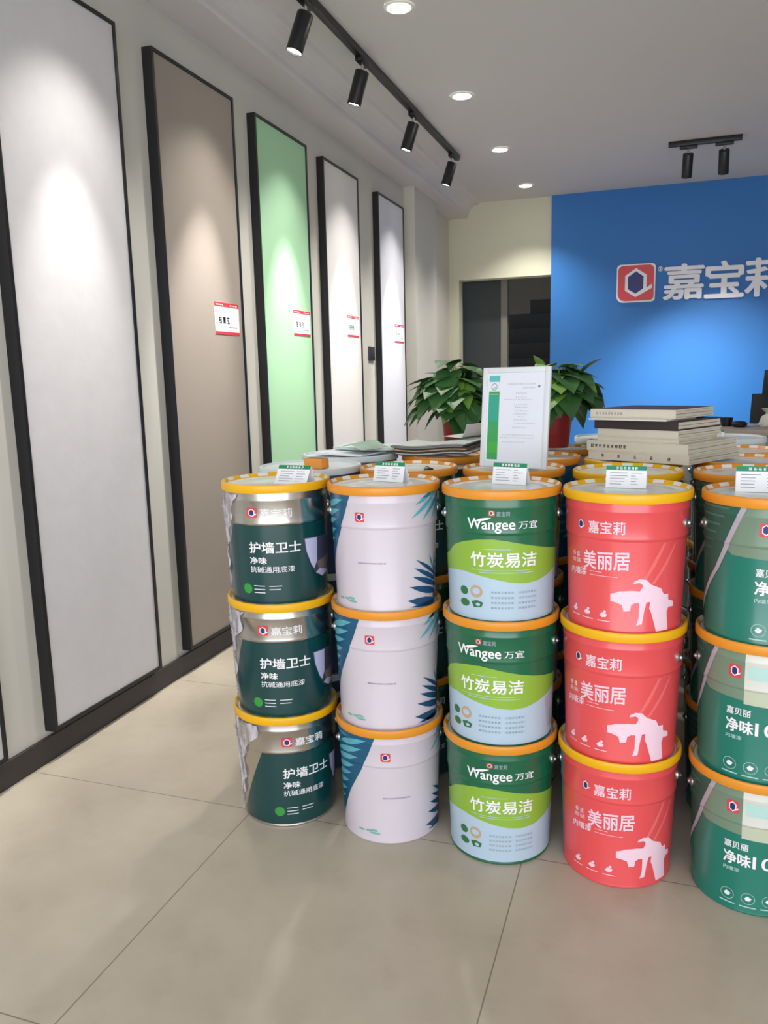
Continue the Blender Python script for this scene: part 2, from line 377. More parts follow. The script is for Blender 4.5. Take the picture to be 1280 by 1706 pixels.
for ch, x0, x1, z0, z1, lab in (('嘉', 0.03, 0.355, 1.915, 2.21, 'white raised character next to the emblem on the blue wall'), ('宝', 0.375, 0.68, 1.912, 2.215, 'middle white raised character on the blue wall'), ('莉', 0.70, 1.005, 1.908, 2.22, 'white raised character on the blue wall cut by the right photo edge')):
    solid_text(ch, x0, x1, z0, z1, 0.025, 0.03, 'sign_character', lab, (0, BACK - 0.055, 0))
bm = BM(); tube(bm, [(0.018 * math.cos(k * PI / 8), 0, 0.018 * math.sin(k * PI / 8)) for k in range(17)], 0.004, 6)
box(bm, -0.006, 0.006, -0.003, 0.003, -0.009, 0.009)
o = obj('registered_mark', bm, mat('sign_white', (232, 232, 240), 0.4)); o.location = (-0.004, BACK - 0.036, 2.185); tag(o, 'tiny white ring mark beside the top of the emblem on the blue wall', 'sign')

# ================================================================== lamps on the ceiling
M_LENS = mat('lit_lens', (255, 255, 250), 0.3, emit=(255, 252, 240), estr=22)
M_RIMW = mat('downlight_rim', (236, 236, 232), 0.4)
def downlight(x, y, label):
    t = thing('downlight', label, 'ceiling light', (x, y, CEIL), 0, 'recessed downlights in the row along the ceiling')
    bm = BM(); lathe(bm, [(0.068, -0.001), (0.066, -0.006), (0.054, -0.008), (0.052, -0.002)], 32); obj('rim', bm, M_RIMW, t)
    bm = BM(); lathe(bm, [(0.001, -0.016), (0.024, -0.0145), (0.043, -0.009), (0.052, -0.0035)], 32, cap0=True); obj('lens', bm, M_LENS, t)
    l = bpy.data.lights.new('downlight_lamp', 'SPOT'); l.energy = DOWN_W; l.spot_size = math.radians(110); l.spot_blend = 0.8; l.shadow_soft_size = 0.04; l.color = (1.0, 0.96, 0.88)
    o = bpy.data.objects.new('downlight_lamp', l); C.objects.link(o); o.location = (x, y, CEIL - 0.03)
for y, lab in ((2.44, 'recessed downlight nearest above the camera, out of the photo'), (3.644, 'glowing recessed downlight cut by the top photo edge'), (4.85, 'glowing recessed downlight, second of the row, above the mint board'), (6.05, 'glowing recessed downlight, third of the row'), (7.25, 'glowing recessed downlight closest to the blue wall')):
    if y > 3: downlight(-1.135, y, lab)
def spot_head(x, y, tilt_axis, tilt, label, group, aim, power, cone, core=0):
    """adapter on the track, stem, cylinder body, lens; hangs on a track, so a thing of its own"""
    t = thing('track_spotlight', label, 'spotlight', (x, y, CEIL - 0.035), 0, group)
    bm = BM(); box(bm, -0.017, 0.017, -0.06, 0.06, -0.022, 0.0, bev=0.003)
    if tilt_axis == 'Y2': bm.free(); bm = BM(); box(bm, -0.06, 0.06, -0.017, 0.017, -0.022, 0.0, bev=0.003)
    obj('adapter', bm, M_BLACKP, t)
    bm = BM(); tube(bm, [(0, 0, -0.02), (0, 0, -0.055)], 0.008, 10); obj('stem', bm, M_STEEL, t)
    R = Matrix.Translation((0, 0, -0.05)) @ Vector(aim).to_track_quat('-Z', 'Y').to_matrix().to_4x4()
    bm = BM(); lathe(bm, [(0.010, -0.003), (0.034, -0.004), (0.036, -0.007), (0.036, -0.166), (0.033, -0.166), (0.031, -0.157)], 32, cap0=True, mat4=R); obj('lamp_body', bm, M_BLACK, t)
    bm = BM(); lathe(bm, [(0.031, -0.157), (0.001, -0.158)], 32, cap1=True, mat4=R); obj('lens', bm, M_LENS, t)
    if core:   # narrow reflector beam inside the wide spill
        l = bpy.data.lights.new('track_spot_beam', 'SPOT'); l.energy = core; l.spot_size = math.radians(34); l.spot_blend = 1.0; l.shadow_soft_size = 0.02; l.color = (1.0, 0.98, 0.94)
        o = bpy.data.objects.new('track_spot_beam', l); C.objects.link(o); o.matrix_world = Matrix.Translation((x, y, CEIL - 0.035)) @ R @ Matrix.Translation((0, 0, -0.172))
    l = bpy.data.lights.new('track_spot_lamp', 'SPOT'); l.energy = power; l.spot_size = math.radians(cone); l.spot_blend = 1.0; l.shadow_soft_size = 0.02; l.color = (1.0, 0.97, 0.92)
    o = bpy.data.objects.new('track_spot_lamp', l); C.objects.link(o); o.matrix_world = Matrix.Translation((x, y, CEIL - 0.035)) @ R @ Matrix.Translation((0, 0, -0.172))
bm = BM(); box(bm, -1.46 - 0.0175, -1.46 + 0.0175, 0.6, 6.10, CEIL - 0.035, CEIL, bev=0.002); o = obj('track_rail', bm, M_BLACK); tag(o, 'long black ceiling track running along the left wall above the boards', 'lighting track')
TG = 'spotlights on the long track'
for i, (y, lab) in enumerate(((1.55, 'a'), (2.40, 'b'), (3.36, 'black track spotlight at the top photo edge, lit lens showing'), (4.05, 'second black track spotlight from the top photo edge'), (4.95, 'third black track spotlight with glowing lens, before the last one'), (5.93, 'black spotlight at the far end of the long track'))):
    if i < 2: lab = ('black track spotlight above the edge board', 'black track spotlight above the pale grey board')[i]
    py = (1.55, 2.36, 3.22, 4.05, 4.90, 5.88)[i]
    spot_head(-1.46, y, 'Y', 0, lab, TG, (-0.30, py - y - 0.02, -0.95), SPOT_W * (1.2 if i == 1 else 1.0), 80, SPOT_W * (3.6 if i == 1 else 5.6))
bm = BM(); box(bm, 0.022, 0.508, 6.53 - 0.15 - 0.0175, 6.53 - 0.15 + 0.0175, CEIL - 0.035, CEIL, bev=0.002); o = obj('track_rail', bm, M_BLACK); tag(o, 'short black ceiling track in front of the blue wall', 'lighting track')
spot_head(0.158, 6.38, 'Y2', 0, 'left black spotlight on the short track before the blue wall', 'spotlights on the short track', (-0.02, 0.36, -0.75), SPOT_W * 7.5, 66)
spot_head(0.395, 6.38, 'Y2', 0, 'right black spotlight on the short track before the blue wall', 'spotlights on the short track', (0.03, 0.44, -0.75), SPOT_W * 7.5, 66)

# ================================================================== paint cans
CH = 0.3432; PITCH = 0.3325; SEG = 4
PROF = [(0.1345, 0.0), (0.1370, 0.0015), (0.1378, 0.005), (0.1368, 0.008), (0.1436, 0.2290), (0.1462, 0.2335), (0.1466, 0.2360), (0.1462, 0.2385), (0.1458, 0.2430), (0.1465, 0.2950), (0.1480, 0.2985), (0.1480, 0.3015), (0.1466, 0.3050), (0.1470, 0.3250)]
ZC = [p[1] for p in PROF]
def rprof(z):
    if z <= PROF[0][1]: return PROF[0][0]
    for (r0, z0), (r1, z1) in zip(PROF, PROF[1:]):
        if z0 <= z <= z1: return r0 + (r1 - r0) * (z - z0) / (z1 - z0)
    return PROF[-1][0]
def can_body_mesh(name, art, mats, zfun):
    bm = BM()
    lathe(bm, PROF, 360 // SEG, mfun=lambda i, k: zfun((PROF[i][1] + PROF[i + 1][1]) / 2), cap0=True)
    wrap(bm, art, rprof, SEG, ZC)
    return mesh(name, bm, mats, True, 25)
# shared lid, rings, lugs and bail
M_LID = mat('lid_enamel', (226, 233, 230), 0.3, noise=0.03, nscale=20, coat=0.25)
M_YEL = mat('ring_yellow', (236, 178, 14), 0.38, noise=0.04, nscale=30); M_ORA = mat('ring_orange', (226, 146, 40), 0.38, noise=0.04, nscale=30)
M_TABW = mat('ring_tab_white', (232, 228, 220), 0.3)
bm = BM(); lathe(bm, [(0.1434, 0.3331), (0.1424, CH - 0.0111), (0.126, CH - 0.0111), (0.124, CH - 0.0122), (0.120, CH - 0.0122), (0.118, CH - 0.0112), (0.060, CH - 0.0112), (0.058, CH - 0.0120), (0.0005, CH - 0.0120)], 90, cap1=True); LID = mesh('lid', bm, M_LID)
def ring_mesh(m):
    pr = [(0.1462, 0.3205), (0.1530, 0.3195), (0.1548, 0.3220), (0.1550, 0.3380), (0.1538, 0.3418), (0.1518, CH), (0.1502, CH), (0.1436, 0.3345), (0.1424, 0.3326)]
    bm = BM(); lathe(bm, pr, 90, mfun=lambda i, k: 1 if i == 6 and (k % 6) in (0, 1, 2) else 0)
    return mesh('lid_ring', bm, [m, M_TABW], True, 40)
RING = {'yellow': ring_mesh(M_YEL), 'orange': ring_mesh(M_ORA)}
M_LUG = mat('lug_zinc', (190, 192, 194), 0.3, 0.9)
EAR0 = 71.0
def lug_mesh(deg):
    a = math.radians(deg); n = Vector((math.sin(a), -math.cos(a), 0))
    R = Matrix.Translation(n * 0.1458 + Vector((0, 0, 0.264))) @ n.to_track_quat('Z', 'Y').to_matrix().to_4x4()
    bm = BM(); lathe(bm, [(0.0125, -0.001), (0.0125, 0.003), (0.0095, 0.0055), (0.0065, 0.0065), (0.0045, 0.0108), (0.001, 0.0113)], 20, cap1=True, mat4=R); return mesh('handle_lug', bm, M_LUG)
LUG = [lug_mesh(EAR0), lug_mesh(EAR0 + 180)]
def bail_mesh():
    a = math.radians(EAR0); n = Vector((math.sin(a), -math.cos(a), 0)); bk = Vector((-n.y, n.x, 0))
    if bk.y < 0: bk = -bk
    P = []
    for k in range(33):
        t = PI * k / 32; q = 0.1545
        P.append(n * (q * math.cos(t)) + bk * (0.157 * math.sin(t)) + Vector((0, 0, 0.264 - 0.055 * math.sin(t))))
    bm = BM(); tube(bm, P, 0.0022, 6); return mesh('bail_handle', bm, M_LUG)
BAIL = bail_mesh()

# ---- artwork of the five can designs; x in degrees round the can, y in metres of height
KX = 1 / 0.0025   # degrees per metre of arc
def design_primer():
    A = Art()
    SIL, GRN, WHT, LIME, RED, NAV, LIL, PUR, BRN, FILM = range(10)
    # dark green field with a slanted left edge, running round to the right
    A.poly([(-74.4, 0.009), (-52.5, 0.1205), (-41.8, 0.1767), (-31.8, 0.2310), (190, 0.2310), (190, 0.009)], GRN, 1)
    A.logo(-7.5, 4.5, 0.2525, 0.2800, RED, NAV, WHT, 2); A.text('嘉宝莉', 8, 42.5, 0.2535, 0.2775, WHT, 2, 0.02)
    A.text('护墙卫士', -7.5, 51.8, 0.1535, 0.1845, WHT, 2, 0.022); A.text('净味', -7.4, 12.5, 0.1225, 0.1420, WHT, 2, 0.03); A.text('抗碱通用底漆', -7.7, 44, 0.0985, 0.1160, WHT, 2, 0.005)
    A.ell(-13.7, 0.0500, 6.2, 0.0145, LIME, 2)
    for z in (0.0600, 0.0503, 0.0408): A.rect(-4.6, 8.9, z - 0.0011, z + 0.0011, WHT, 2)
    A.rect(13.9, 28.5, 0.0588, 0.0610, WHT, 2); A.rect(13.9, 27.0, 0.0492, 0.0512, WHT, 2)
    A.poly([(55, 0.1884), (75, 0.1865), (113, 0.1815), (111, 0.130), (105, 0.090), (97, 0.072), (85, 0.0655), (72.7, 0.0801), (64.7, 0.1109), (58, 0.1502)], PUR, 2)
    A.poly([(57, 0.1862), (75, 0.1845), (75, 0.118), (70, 0.096), (65.5, 0.1109), (59, 0.1502)], LIL, 3)
    A.poly([(75, 0.115), (112, 0.125), (105, 0.092), (97, 0.078), (78, 0.088)], BRN, 3); A.poly([(72.7, 0.084), (80, 0.092), (98, 0.080), (96, 0.0725), (85, 0.067)], LIL, 4)
    mats = [M_STEEL, mat('can_dark_green', (10, 62, 64), 0.25, noise=0.06, nscale=14, coat=0.4), M_WHITE, mat('can_leaf_green', (52, 150, 62), 0.4), M_LOGORED, M_NAVY, mat('can_lilac', (196, 194, 228), 0.4), mat('can_grey_purple', (72, 70, 92), 0.4), mat('can_brown_grey', (128, 112, 108), 0.4), mat('can_silver_print', (150, 146, 150), 0.4)]
    return can_body_mesh('can_body', A, mats, lambda z: 0)
def design_leaf():
    A = Art(); PINK, BLUE, CYAN, DEEP, RED, NAV, GRY, MINT, WHT, BL2 = range(10)
    bnd = [(-87, 0.009), (-70, 0.075), (-56, 0.1377), (-45, 0.180), (-36.8, 0.2143), (-26.4, 0.2686), (-17.6, 0.3240)]
    A.poly(bnd + [(-150, 0.3240), (-150, 0.009)], BLUE, 1)
    for z0, L in ((0.300, 30), (0.272, 32), (0.245, 34), (0.215, 32), (0.188, 30), (0.160, 27), (0.130, 25), (0.10, 25)):   # pale leaflets in the blue area
        e = -17.6 - (0.3240 - z0) * 210; e = max(e, -84) - 4
        A.leaf(e - L - 14, z0 - 0.022, e - 2, z0 + 0.006, 0.0090, CYAN, 2, KX); A.leaf(e - L - 34, z0 - 0.002, e - L + 2, z0 + 0.002, 0.0045, BL2, 2, KX)
    # frond, upper right
    for x0, y0, x1, y1 in ((86, 0.316, 47.6, 0.2545), (80, 0.322, 53, 0.290), (95, 0.318, 62, 0.246), (104, 0.318, 78, 0.244), (114, 0.318, 94, 0.244), (92, 0.323, 62, 0.306)):
        A.leaf(x0, y0, x1, y1, 0.0062, CYAN, 2, KX)
    A.leaf(104, 0.32, 70, 0.262, 0.004, BL2, 3, KX); A.leaf(116, 0.32, 88, 0.258, 0.004, BL2, 3, KX)
    # frond, lower right
    for i, (x1, y1) in enumerate(((54, 0.1425), (52, 0.1200), (49.5, 0.0975), (46, 0.0700), (43, 0.0330))):
        w = (0.0058, 0.0072, 0.0085, 0.0100, 0.0135)[i]
        A.leaf(96, y1 - 0.062 + 0.009 * i, x1, y1, w, DEEP, 2, KX); A.leaf(92, y1 - 0.026 + 0.003 * i, 128, y1 - 0.004, w, DEEP, 2, KX)
    A.leaf(96, 0.012, 47, 0.0135, 0.006, DEEP, 2, KX)
    A.leaf(88, 0.10, 76, 0.148, 0.004, BL2, 2, KX); A.leaf(90, 0.10, 91, 0.152, 0.0042, DEEP, 2, KX); A.rect(88.5, 92.5, 0.012, 0.125, DEEP, 2)
    A.logo(-12.6, -2.0, 0.2505, 0.2755, RED, NAV, WHT, 2)
    A.rect(-11.6, 20.1, 0.1386, 0.1402, GRY, 2); glyphs(A, -11.6, 20.1, 0.1372, 0.1418, 12, GRY, 3, 3)
    for x, z, w in ((-40, 0.0330, 5), (-30, 0.0350, 4), (-23, 0.0380, 5), (-22, 0.0300, 7)): A.ell(x, z, w, 0.0035, MINT, 2, 8)
    mats = [mat('can_pinkish_white', (208, 198, 208), 0.3, noise=0.02, coat=0.3), mat('can_teal_blue', (24, 86, 120), 0.3, noise=0.1, nscale=25), mat('can_cyan_leaf', (88, 172, 190), 0.35, noise=0.12, nscale=40), mat('can_deep_blue_leaf', (22, 78, 116), 0.35, noise=0.1, nscale=40), M_LOGORED, M_NAVY, mat('can_soft_grey_print', (176, 168, 178), 0.5), mat('can_mint_mark', (120, 178, 168), 0.5), M_WHITE, mat('can_mid_blue_leaf', (50, 128, 158), 0.35)]
    return can_body_mesh('can_body', A, mats, lambda z: 0)
def design_bamboo():
    A = Art(); GRN, LIME, PALE, WHT, RED, DKG, BRN, GREY, LINE, LILAC = range(10)
    top = [(-95, 0.148), (-69, 0.160), (-57, 0.172), (-44, 0.196), (-30, 0.2090), (-14, 0.2175), (2.4, 0.2205), (16, 0.216), (28.4, 0.2095), (60, 0.192), (95, 0.176), (120, 0.170)]
    bot = [(-95, 0.105), (-69, 0.1185), (-50, 0.128), (-31, 0.1318), (-18, 0.128), (-6, 0.1225), (20.8, 0.1095), (36, 0.1060), (50, 0.1090), (63, 0.1170), (80, 0.128), (96, 0.1400), (120, 0.150)]
    A.poly([(-170, 0.100)] + bot + [(190, 0.150), (190, 0.009), (-170, 0.009)], PALE, 1)
    A.poly([(-170, 0.100)] + bot + [(190, 0.150), (190, 0.165)] + top[::-1] + [(-170, 0.140)], LIME, 2)
    A.text('Wangee', -23.8, 24.0, 0.2365, 0.2715, WHT, 2, 0.02); A.text('万宜', 27.2, 47.7, 0.2465, 0.2660, WHT, 2, 0.005); A.leaf(-15, 0.2655, 1, 0.2745, 0.0035, WHT, 3, KX)
    A.logo(-2, 4.4, 0.2790, 0.2930, RED, DKG, WHT, 2); A.text('嘉宝莉', 6, 19, 0.2785, 0.2905, GREY, 2, 0.01)
    A.text('竹炭易洁', -21.5, 47.9, 0.1490, 0.1860, WHT, 3, 0.022); A.rect(-20.8, 45.3, 0.1395, 0.1408, PALE, 3); A.rect(-12, 45.0, 0.1335, 0.1350, PALE, 3); A.rect(-8, 20, 0.1935, 0.1950, PALE, 3)
    A.ell(-31.3, 0.0805, 5.5, 0.0115, DKG, 2, 12); A.ell(-15.9, 0.0825, 7.2, 0.0165, BRN, 2, 16); A.ell(-15.9, 0.0835, 4.5, 0.0085, PALE, 3, 12)
    A.ell(-30.6, 0.0490, 6.5, 0.0105, DKG, 2, 10); A.poly([(-22, 0.055), (-15, 0.060), (-8, 0.055), (-10, 0.043), (-19, 0.040)], DKG, 2); A.ell(-14, 0.049, 2.6, 0.0045, PALE, 3, 8)
    for k in range(4):
        z = 0.0835 - 0.0135 * k; A.rect(-0.6, 25, z - 0.0034, z + 0.0034, LINE, 2); A.rect(28, 51, z - 0.0034, z + 0.0034, LINE, 2)
        glyphs(A, 0, 24, z - 0.0024, z + 0.0024, 7, GREY, 3, k); glyphs(A, 29, 49, z - 0.0024, z + 0.0024, 6, GREY, 3, k + 9)
    A.poly([(78, 0.118), (92, 0.126), (120, 0.140), (120, 0.03), (86, 0.03), (82, 0.075)], LILAC, 2); A.rect(90, 112, 0.035, 0.080, GREY, 3)
    mats = [mat('can_wax_green', (16, 98, 66), 0.25, noise=0.12, nscale=40, coat=0.4), mat('can_lime', (140, 180, 62), 0.3, noise=0.03), mat('can_pale_blue', (178, 200, 218), 0.3, noise=0.03), M_WHITE, M_LOGORED, mat('can_leaf_dark', (48, 110, 66), 0.5), mat('can_tan', (190, 160, 130), 0.5), mat('can_grey_text', (150, 166, 176), 0.5), mat('can_blue_line', (172, 194, 212), 0.5), mat('can_lilac_grey', (178, 178, 196), 0.4)]
    return can_body_mesh('can_body', A, mats, lambda z: 0)
def design_coral():
    A = Art(); COR, PNK, NAV, WHT, GRY, LIN, COR2 = range(7)
    A.poly([(-160, 0.009), (-88, 0.009), (-86, 0.10), (-82, 0.20), (-77, 0.324), (-160, 0.324)], GRY, 1)
    A.logo(-48.2, -38.2, 0.2500, 0.2770, COR2, NAV, WHT, 2); A.text('嘉宝莉', -34, 1.2, 0.2455, 0.2755, PNK, 2, 0.02, 0.002)
    A.text('美丽居', -40.7, 5.8, 0.1560, 0.2010, PNK, 2, 0.022, 0.006)
    glyphs(A, -58, -44.5, 0.181, 0.193, 2, PNK, 2, 2); A.text('金装', -58, -44.5, 0.166, 0.178, PNK, 2, 0.005); A.text('内墙漆', -60, -37, 0.1350, 0.1530, PNK, 2, 0.03, 0.004)
    A.rect(-33, -5, 0.1425, 0.1437, PNK, 2); A.rect(-33, -20, 0.1515, 0.1527, PNK, 2)
    G = [(-11.2, .1027), (-7.0, .1051), (-2.8, .1099), (8.8, .1127), (16.2, .1116), (18.5, .1211), (18.4, .1276), (15.9, .1321), (9.8, .1295), (10.9, .1359), (15.7, .1411), (22.0, .1395), (27.5, .1266), (37.7, .1161), (41.2, .1009), (47.0, .1002), (47.5, .0857), (55.0, .0790), (55.5, .0659), (48.2, .0672), (46.4, .0539), (49.2, .010), (34.6, .010), (28.1, .0587), (26.0, .0688), (26.5, .0849), (23.0, .0841), (20.9, .0596), (19.3, .0304), (13.8, .0273), (16.0, .0469), (15.9, .0826), (11.7, .0825), (8.5, .0778), (7.5, .0628), (1.6, .0608), (-0.1, .0767), (-5.5, .0821), (-11.1, .0845)]
    A.poly(G, PNK, 2)
    A.poly([(19, 0.140), (30, 0.190), (38, 0.225), (41, 0.225), (30, 0.170), (22, 0.140)], LIN, 1); A.poly([(27, 0.128), (40, 0.175), (52, 0.222), (54, 0.222), (44, 0.175), (30, 0.127)], LIN, 1)
    for k in range(6): A.rect(46, 60 - k, 0.088 + 0.006 * k, 0.0888 + 0.006 * k, LIN, 1)
    for x in (-53.8, -36.3, -18.2):
        A.poly([(x - 4, 0.046), (x - 1, 0.054), (x + 4, 0.0500), (x + 3, 0.043), (x - 1, 0.0410)], PNK, 2); A.ell(x + 1.5, 0.0560, 1.6, 0.0035, PNK, 2, 8); A.rect(x - 6, x + 7, 0.0315, 0.0335, PNK, 2)
    mats = [mat('can_coral', (226, 78, 82), 0.28, noise=0.03, coat=0.4), mat('can_pink_print', (242, 206, 222), 0.4), M_NAVY, M_WHITE, mat('can_grey_teal', (112, 132, 140), 0.4), mat('can_coral_light', (236, 108, 108), 0.35), mat('can_coral_deep', (220, 76, 80), 0.35)]
    return can_body_mesh('can_body', A, mats, lambda z: 0)
def design_teal():
    A = Art(); TEAL, OLV, DKG, STRIP, RED, NAV, WHT, BEIGE, PALE, STR2, BEI2 = range(11)
    A.poly([(-40, 0.208), (-48, 0.225), (-28, 0.3240), (70, 0.3240), (70, 0.199), (10, 0.203)], OLV, 1)
    A.poly([(-160, 0.009), (-100, 0.009), (-93, 0.0405), (-56.5, 0.17), (-41.7, 0.2495), (-28.5, 0.3240), (-160, 0.3240)], DKG, 2)
    for k in range(7): z = 0.312 - 0.02 * k; A.rect(-110 - 3 * k, -44 - 4.5 * k, z - 0.002, z + 0.003, STR2, 3)
    b = [(-99, 0.020), (-93, 0.0405), (-74, 0.110), (-56.5, 0.17), (-48.5, 0.210), (-41.7, 0.2495), (-28.9, 0.3240)]
    A.poly([(x - 2.6, z) for x, z in b] + [(x + 2.6, z) for x, z in b[::-1]], STRIP, 4)
    A.logo(-16.6, -5.8, 0.2570, 0.2880, RED, NAV, WHT, 3)
    A.poly([(-2.5, 0.197), (80, 0.192), (80, 0.322), (-2.5, 0.322)], BEIGE, 2); A.rect(-2.2, 80, 0.197, 0.233, BEI2, 3); A.rect(0, 24, 0.258, 0.290, PALE, 3)
    A.text('嘉贝丽', -17.8, 4, 0.1660, 0.1840, WHT, 3, 0.02); A.text('净味', -18.0, 6.5, 0.1240, 0.1560, WHT, 3, 0.035); A.text('100', 8.5, 38, 0.1240, 0.1560, WHT, 3, 0.02); A.text('内墙漆', -18, -3, 0.1060, 0.1160, PALE, 3, 0.02)
    for x in (-13.3, 6.0, 25.0):
        A.ring(x, 0.0420, 6.4, 0.0150, 0.07, PALE, 3); A.poly([(x - 3.2, 0.042), (x - 0.6, 0.049), (x + 3.4, 0.044), (x + 1.4, 0.0365), (x - 1.6, 0.0365)], WHT, 3); A.rect(x - 7.5, x + 7.5, 0.0185, 0.0215, PALE, 3)
    mats = [mat('can_teal_green', (14, 116, 100), 0.25, noise=0.04, nscale=10, coat=0.4), mat('can_olive_silver', (116, 138, 118), 0.3, noise=0.08, nscale=18), mat('can_bottle_green', (34, 92, 78), 0.3, noise=0.1, nscale=30), mat('can_lilac_strip', (176, 168, 180), 0.4, noise=0.06, nscale=40), M_LOGORED, M_NAVY, M_WHITE, mat('can_beige_label', (214, 214, 206), 0.3), mat('can_pale_mint', (178, 214, 206), 0.4), mat('can_green_stripe', (60, 118, 104), 0.35), mat('can_beige_low', (190, 196, 172), 0.3)]
    return can_body_mesh('can_body', A, mats, lambda z: 0)
BODY = {'primer': design_primer(), 'leaf': design_leaf(), 'bamboo': design_bamboo(), 'coral': design_coral(), 'teal': design_teal()}
PROTO = {}
def paint_can(design, ring, x, y, z, rot, label, group, ear=90):
    t = _paint_can(design, ring, x, y, z, rot, label, group)
    for c in t.children:
        if c.name.startswith(('handle_lug', 'bail_handle')): c.rotation_euler.z = math.radians(ear - EAR0 - rot)
    return t
def _paint_can(design, ring, x, y, z, rot, label, group):
    key = (design, ring)
    if key not in PROTO:
        t = thing('paint_can', label, 'paint can', (x, y, z), math.radians(rot), group)
        link('can_body', BODY[design], t); link('lid', LID, t); link('lid_ring', RING[ring], t)
        link('handle_lug', LUG[0], t); link('handle_lug', LUG[1], t); link('bail_handle', BAIL, t)
        PROTO[key] = t; return t
    return copy_tree(PROTO[key], (x, y, z), math.radians(rot), label, group)
# front row: (design, ring, per-layer x, y, rotation) from the bottom can up
FRONTROW = [
    ('primer', 'yellow', [(-1.0275, 2.0285, 27), (-1.0265, 2.027, 6), (-1.027, 2.027, 0)], 'dark green and silver can', 'leftmost front stack'),
    ('leaf', 'orange', [(-0.702, 2.037, 21), (-0.704, 2.039, 7.5), (-0.704, 2.038, 0)], 'white can with blue leaves', 'second front stack'),
    ('bamboo', 'orange', [(-0.379, 2.034, -1), (-0.378, 2.035, -13), (-0.377, 2.035, 0)], 'green and lime can', 'third front stack'),
    ('coral', 'yellow', [(-0.064, 2.028, 13.5), (-0.063, 2.026, 1), (-0.061, 2.025, 0)], 'coral red can', 'front stack'),
    ('teal', 'orange', [(0.262, 2.014, -13), (0.264, 2.012, -18.7), (0.265, 2.010, 0)], 'teal green can', 'front stack at right edge')]
EARS = {'primer': (116, 112, 112), 'leaf': (112, 112, 110), 'bamboo': (84, 84, 101), 'coral': (87, 67, 71), 'teal': (97, 97, 97)}   # where the right-hand lug faces
LAYER = ['%s at the bottom of the %s, on the floor', '%s in the middle of the %s', '%s on top of the %s, under a price card']
for d, ring, spots, desc, where in FRONTROW:
    for k, (x, y, rot) in enumerate(spots): paint_can(d, ring, x, y, PITCH * k, rot, LAYER[k] % (desc, where), 'paint cans in the front row of stacks', EARS[d][k])
BACKROWS = [
    ('primer', 'orange', -0.737, 2.385, 12, 'dark green can', 'stack right behind the white leaf stack'),
    ('bamboo', 'orange', -0.408, 2.410, 5, 'green can', 'stack carrying the framed certificate'),
    ('coral', 'yellow', -0.072, 2.385, 8, 'yellow rimmed can', 'stack between coral front stack and books'),
    ('teal', 'orange', 0.262, 2.395, 5, 'orange rimmed can', 'stack right behind the teal front stack'),
    ('primer', 'orange', -0.725, 2.785, -20, 'orange rimmed can', 'stack under the magazines'),
    ('leaf', 'orange', -0.390, 2.740, 160, 'orange rimmed can', 'stack between certificate and right plant'),
    ('coral', 'yellow', -0.066, 2.702, 20, 'yellow rimmed can', 'stack carrying the pile of books'),
    ('teal', 'orange', 0.268, 2.722, 30, 'orange rimmed can', 'third stack back, right of the books'),
    ('bamboo', 'orange', -0.765, 3.135, 40, 'orange rimmed can', 'stack carrying the left plant'),
    ('leaf', 'orange', -0.372, 3.070, 30, 'orange rimmed can', 'stack carrying the right plant'),
    ('teal', 'orange', 0.275, 3.050, 50, 'orange rimmed can', 'fourth stack back, right of the books')]
for d, ring, x, y, rot, desc, where in BACKROWS:
    for k in range(3): paint_can(d, ring, x + random.uniform(-.0008, .0008), y + random.uniform(-.0008, .0008), PITCH * k, rot + (2 - k) * random.uniform(-12, 12), ('%s at the bottom of the %s', '%s in the middle of the %s', '%s on top of the %s')[k] % (desc, where), 'paint cans in the rows behind the front stacks')

# clear plastic film still clinging to the left side of the three leftmost cans
def film_mesh(seed):
    rr = random.Random(seed); bm = BM(); nu, nv = 26, 30; G = []
    for i in range(nu + 1):
        row = []
        for j in range(nv + 1):
            z = 0.014 + 0.300 * j / nv; edge = -55 + 24 * min(z / 0.23, 1) + 20 * max(0, (z - 0.23) / 0.08); u = -100 + (edge + 100) * i / nu
            e = 4.0 * math.sin(z * 40 + seed) + 3 * math.sin(z * 95 + 2 * seed)
            u += e * (i / nu) ** 2
            r = rprof(z) + 0.0042 + 0.0026 * math.sin(u * 0.5 + z * 60 + seed) + rr.uniform(-0.0011, 0.0011)
            a = math.radians(u); row.append(bm.verts.new((r * math.sin(a), -r * math.cos(a), z)))
        G.append(row)
    for i in range(nu):
        for j in range(nv): bm.faces.new((G[i][j], G[i + 1][j], G[i + 1][j + 1], G[i][j + 1]))
    return bm
def film_material():
    m = bpy.data.materials.new('clear_film'); m.use_nodes = True; nt = m.node_tree; N = nt.nodes.new; L = nt.links.new
    out = nt.nodes['Material Output']; b = nt.nodes['Principled BSDF']; b.inputs['Base Color'].default_value = rgb(214, 210, 222); b.inputs['Roughness'].default_value = 0.2
    tr = N('ShaderNodeBsdfTransparent'); mix = N('ShaderNodeMixShader'); tc = N('ShaderNodeTexCoord'); n = N('ShaderNodeTexNoise'); n.inputs['Scale'].default_value = 22; n.inputs['Detail'].default_value = 3
    mp = N('ShaderNodeMapping'); mp.inputs['Scale'].default_value = (1.6, 1.6, 0.5); L(tc.outputs['Object'], mp.inputs[0]); L(mp.outputs[0], n.inputs['Vector'])
    r = N('ShaderNodeValToRGB'); r.color_ramp.elements[0].position = 0.42; r.color_ramp.elements[0].color = (0.22, 0.22, 0.22, 1); r.color_ramp.elements[1].position = 0.60; r.color_ramp.elements[1].color = (0.85, 0.85, 0.85, 1)
    L(n.outputs['Fac'], r.inputs[0]); L(r.outputs[0], mix.inputs[0]); L(tr.outputs[0], mix.inputs[1]); L(b.outputs[0], mix.inputs[2]); L(mix.outputs[0], out.inputs['Surface']); return m
M_FILM = film_material()
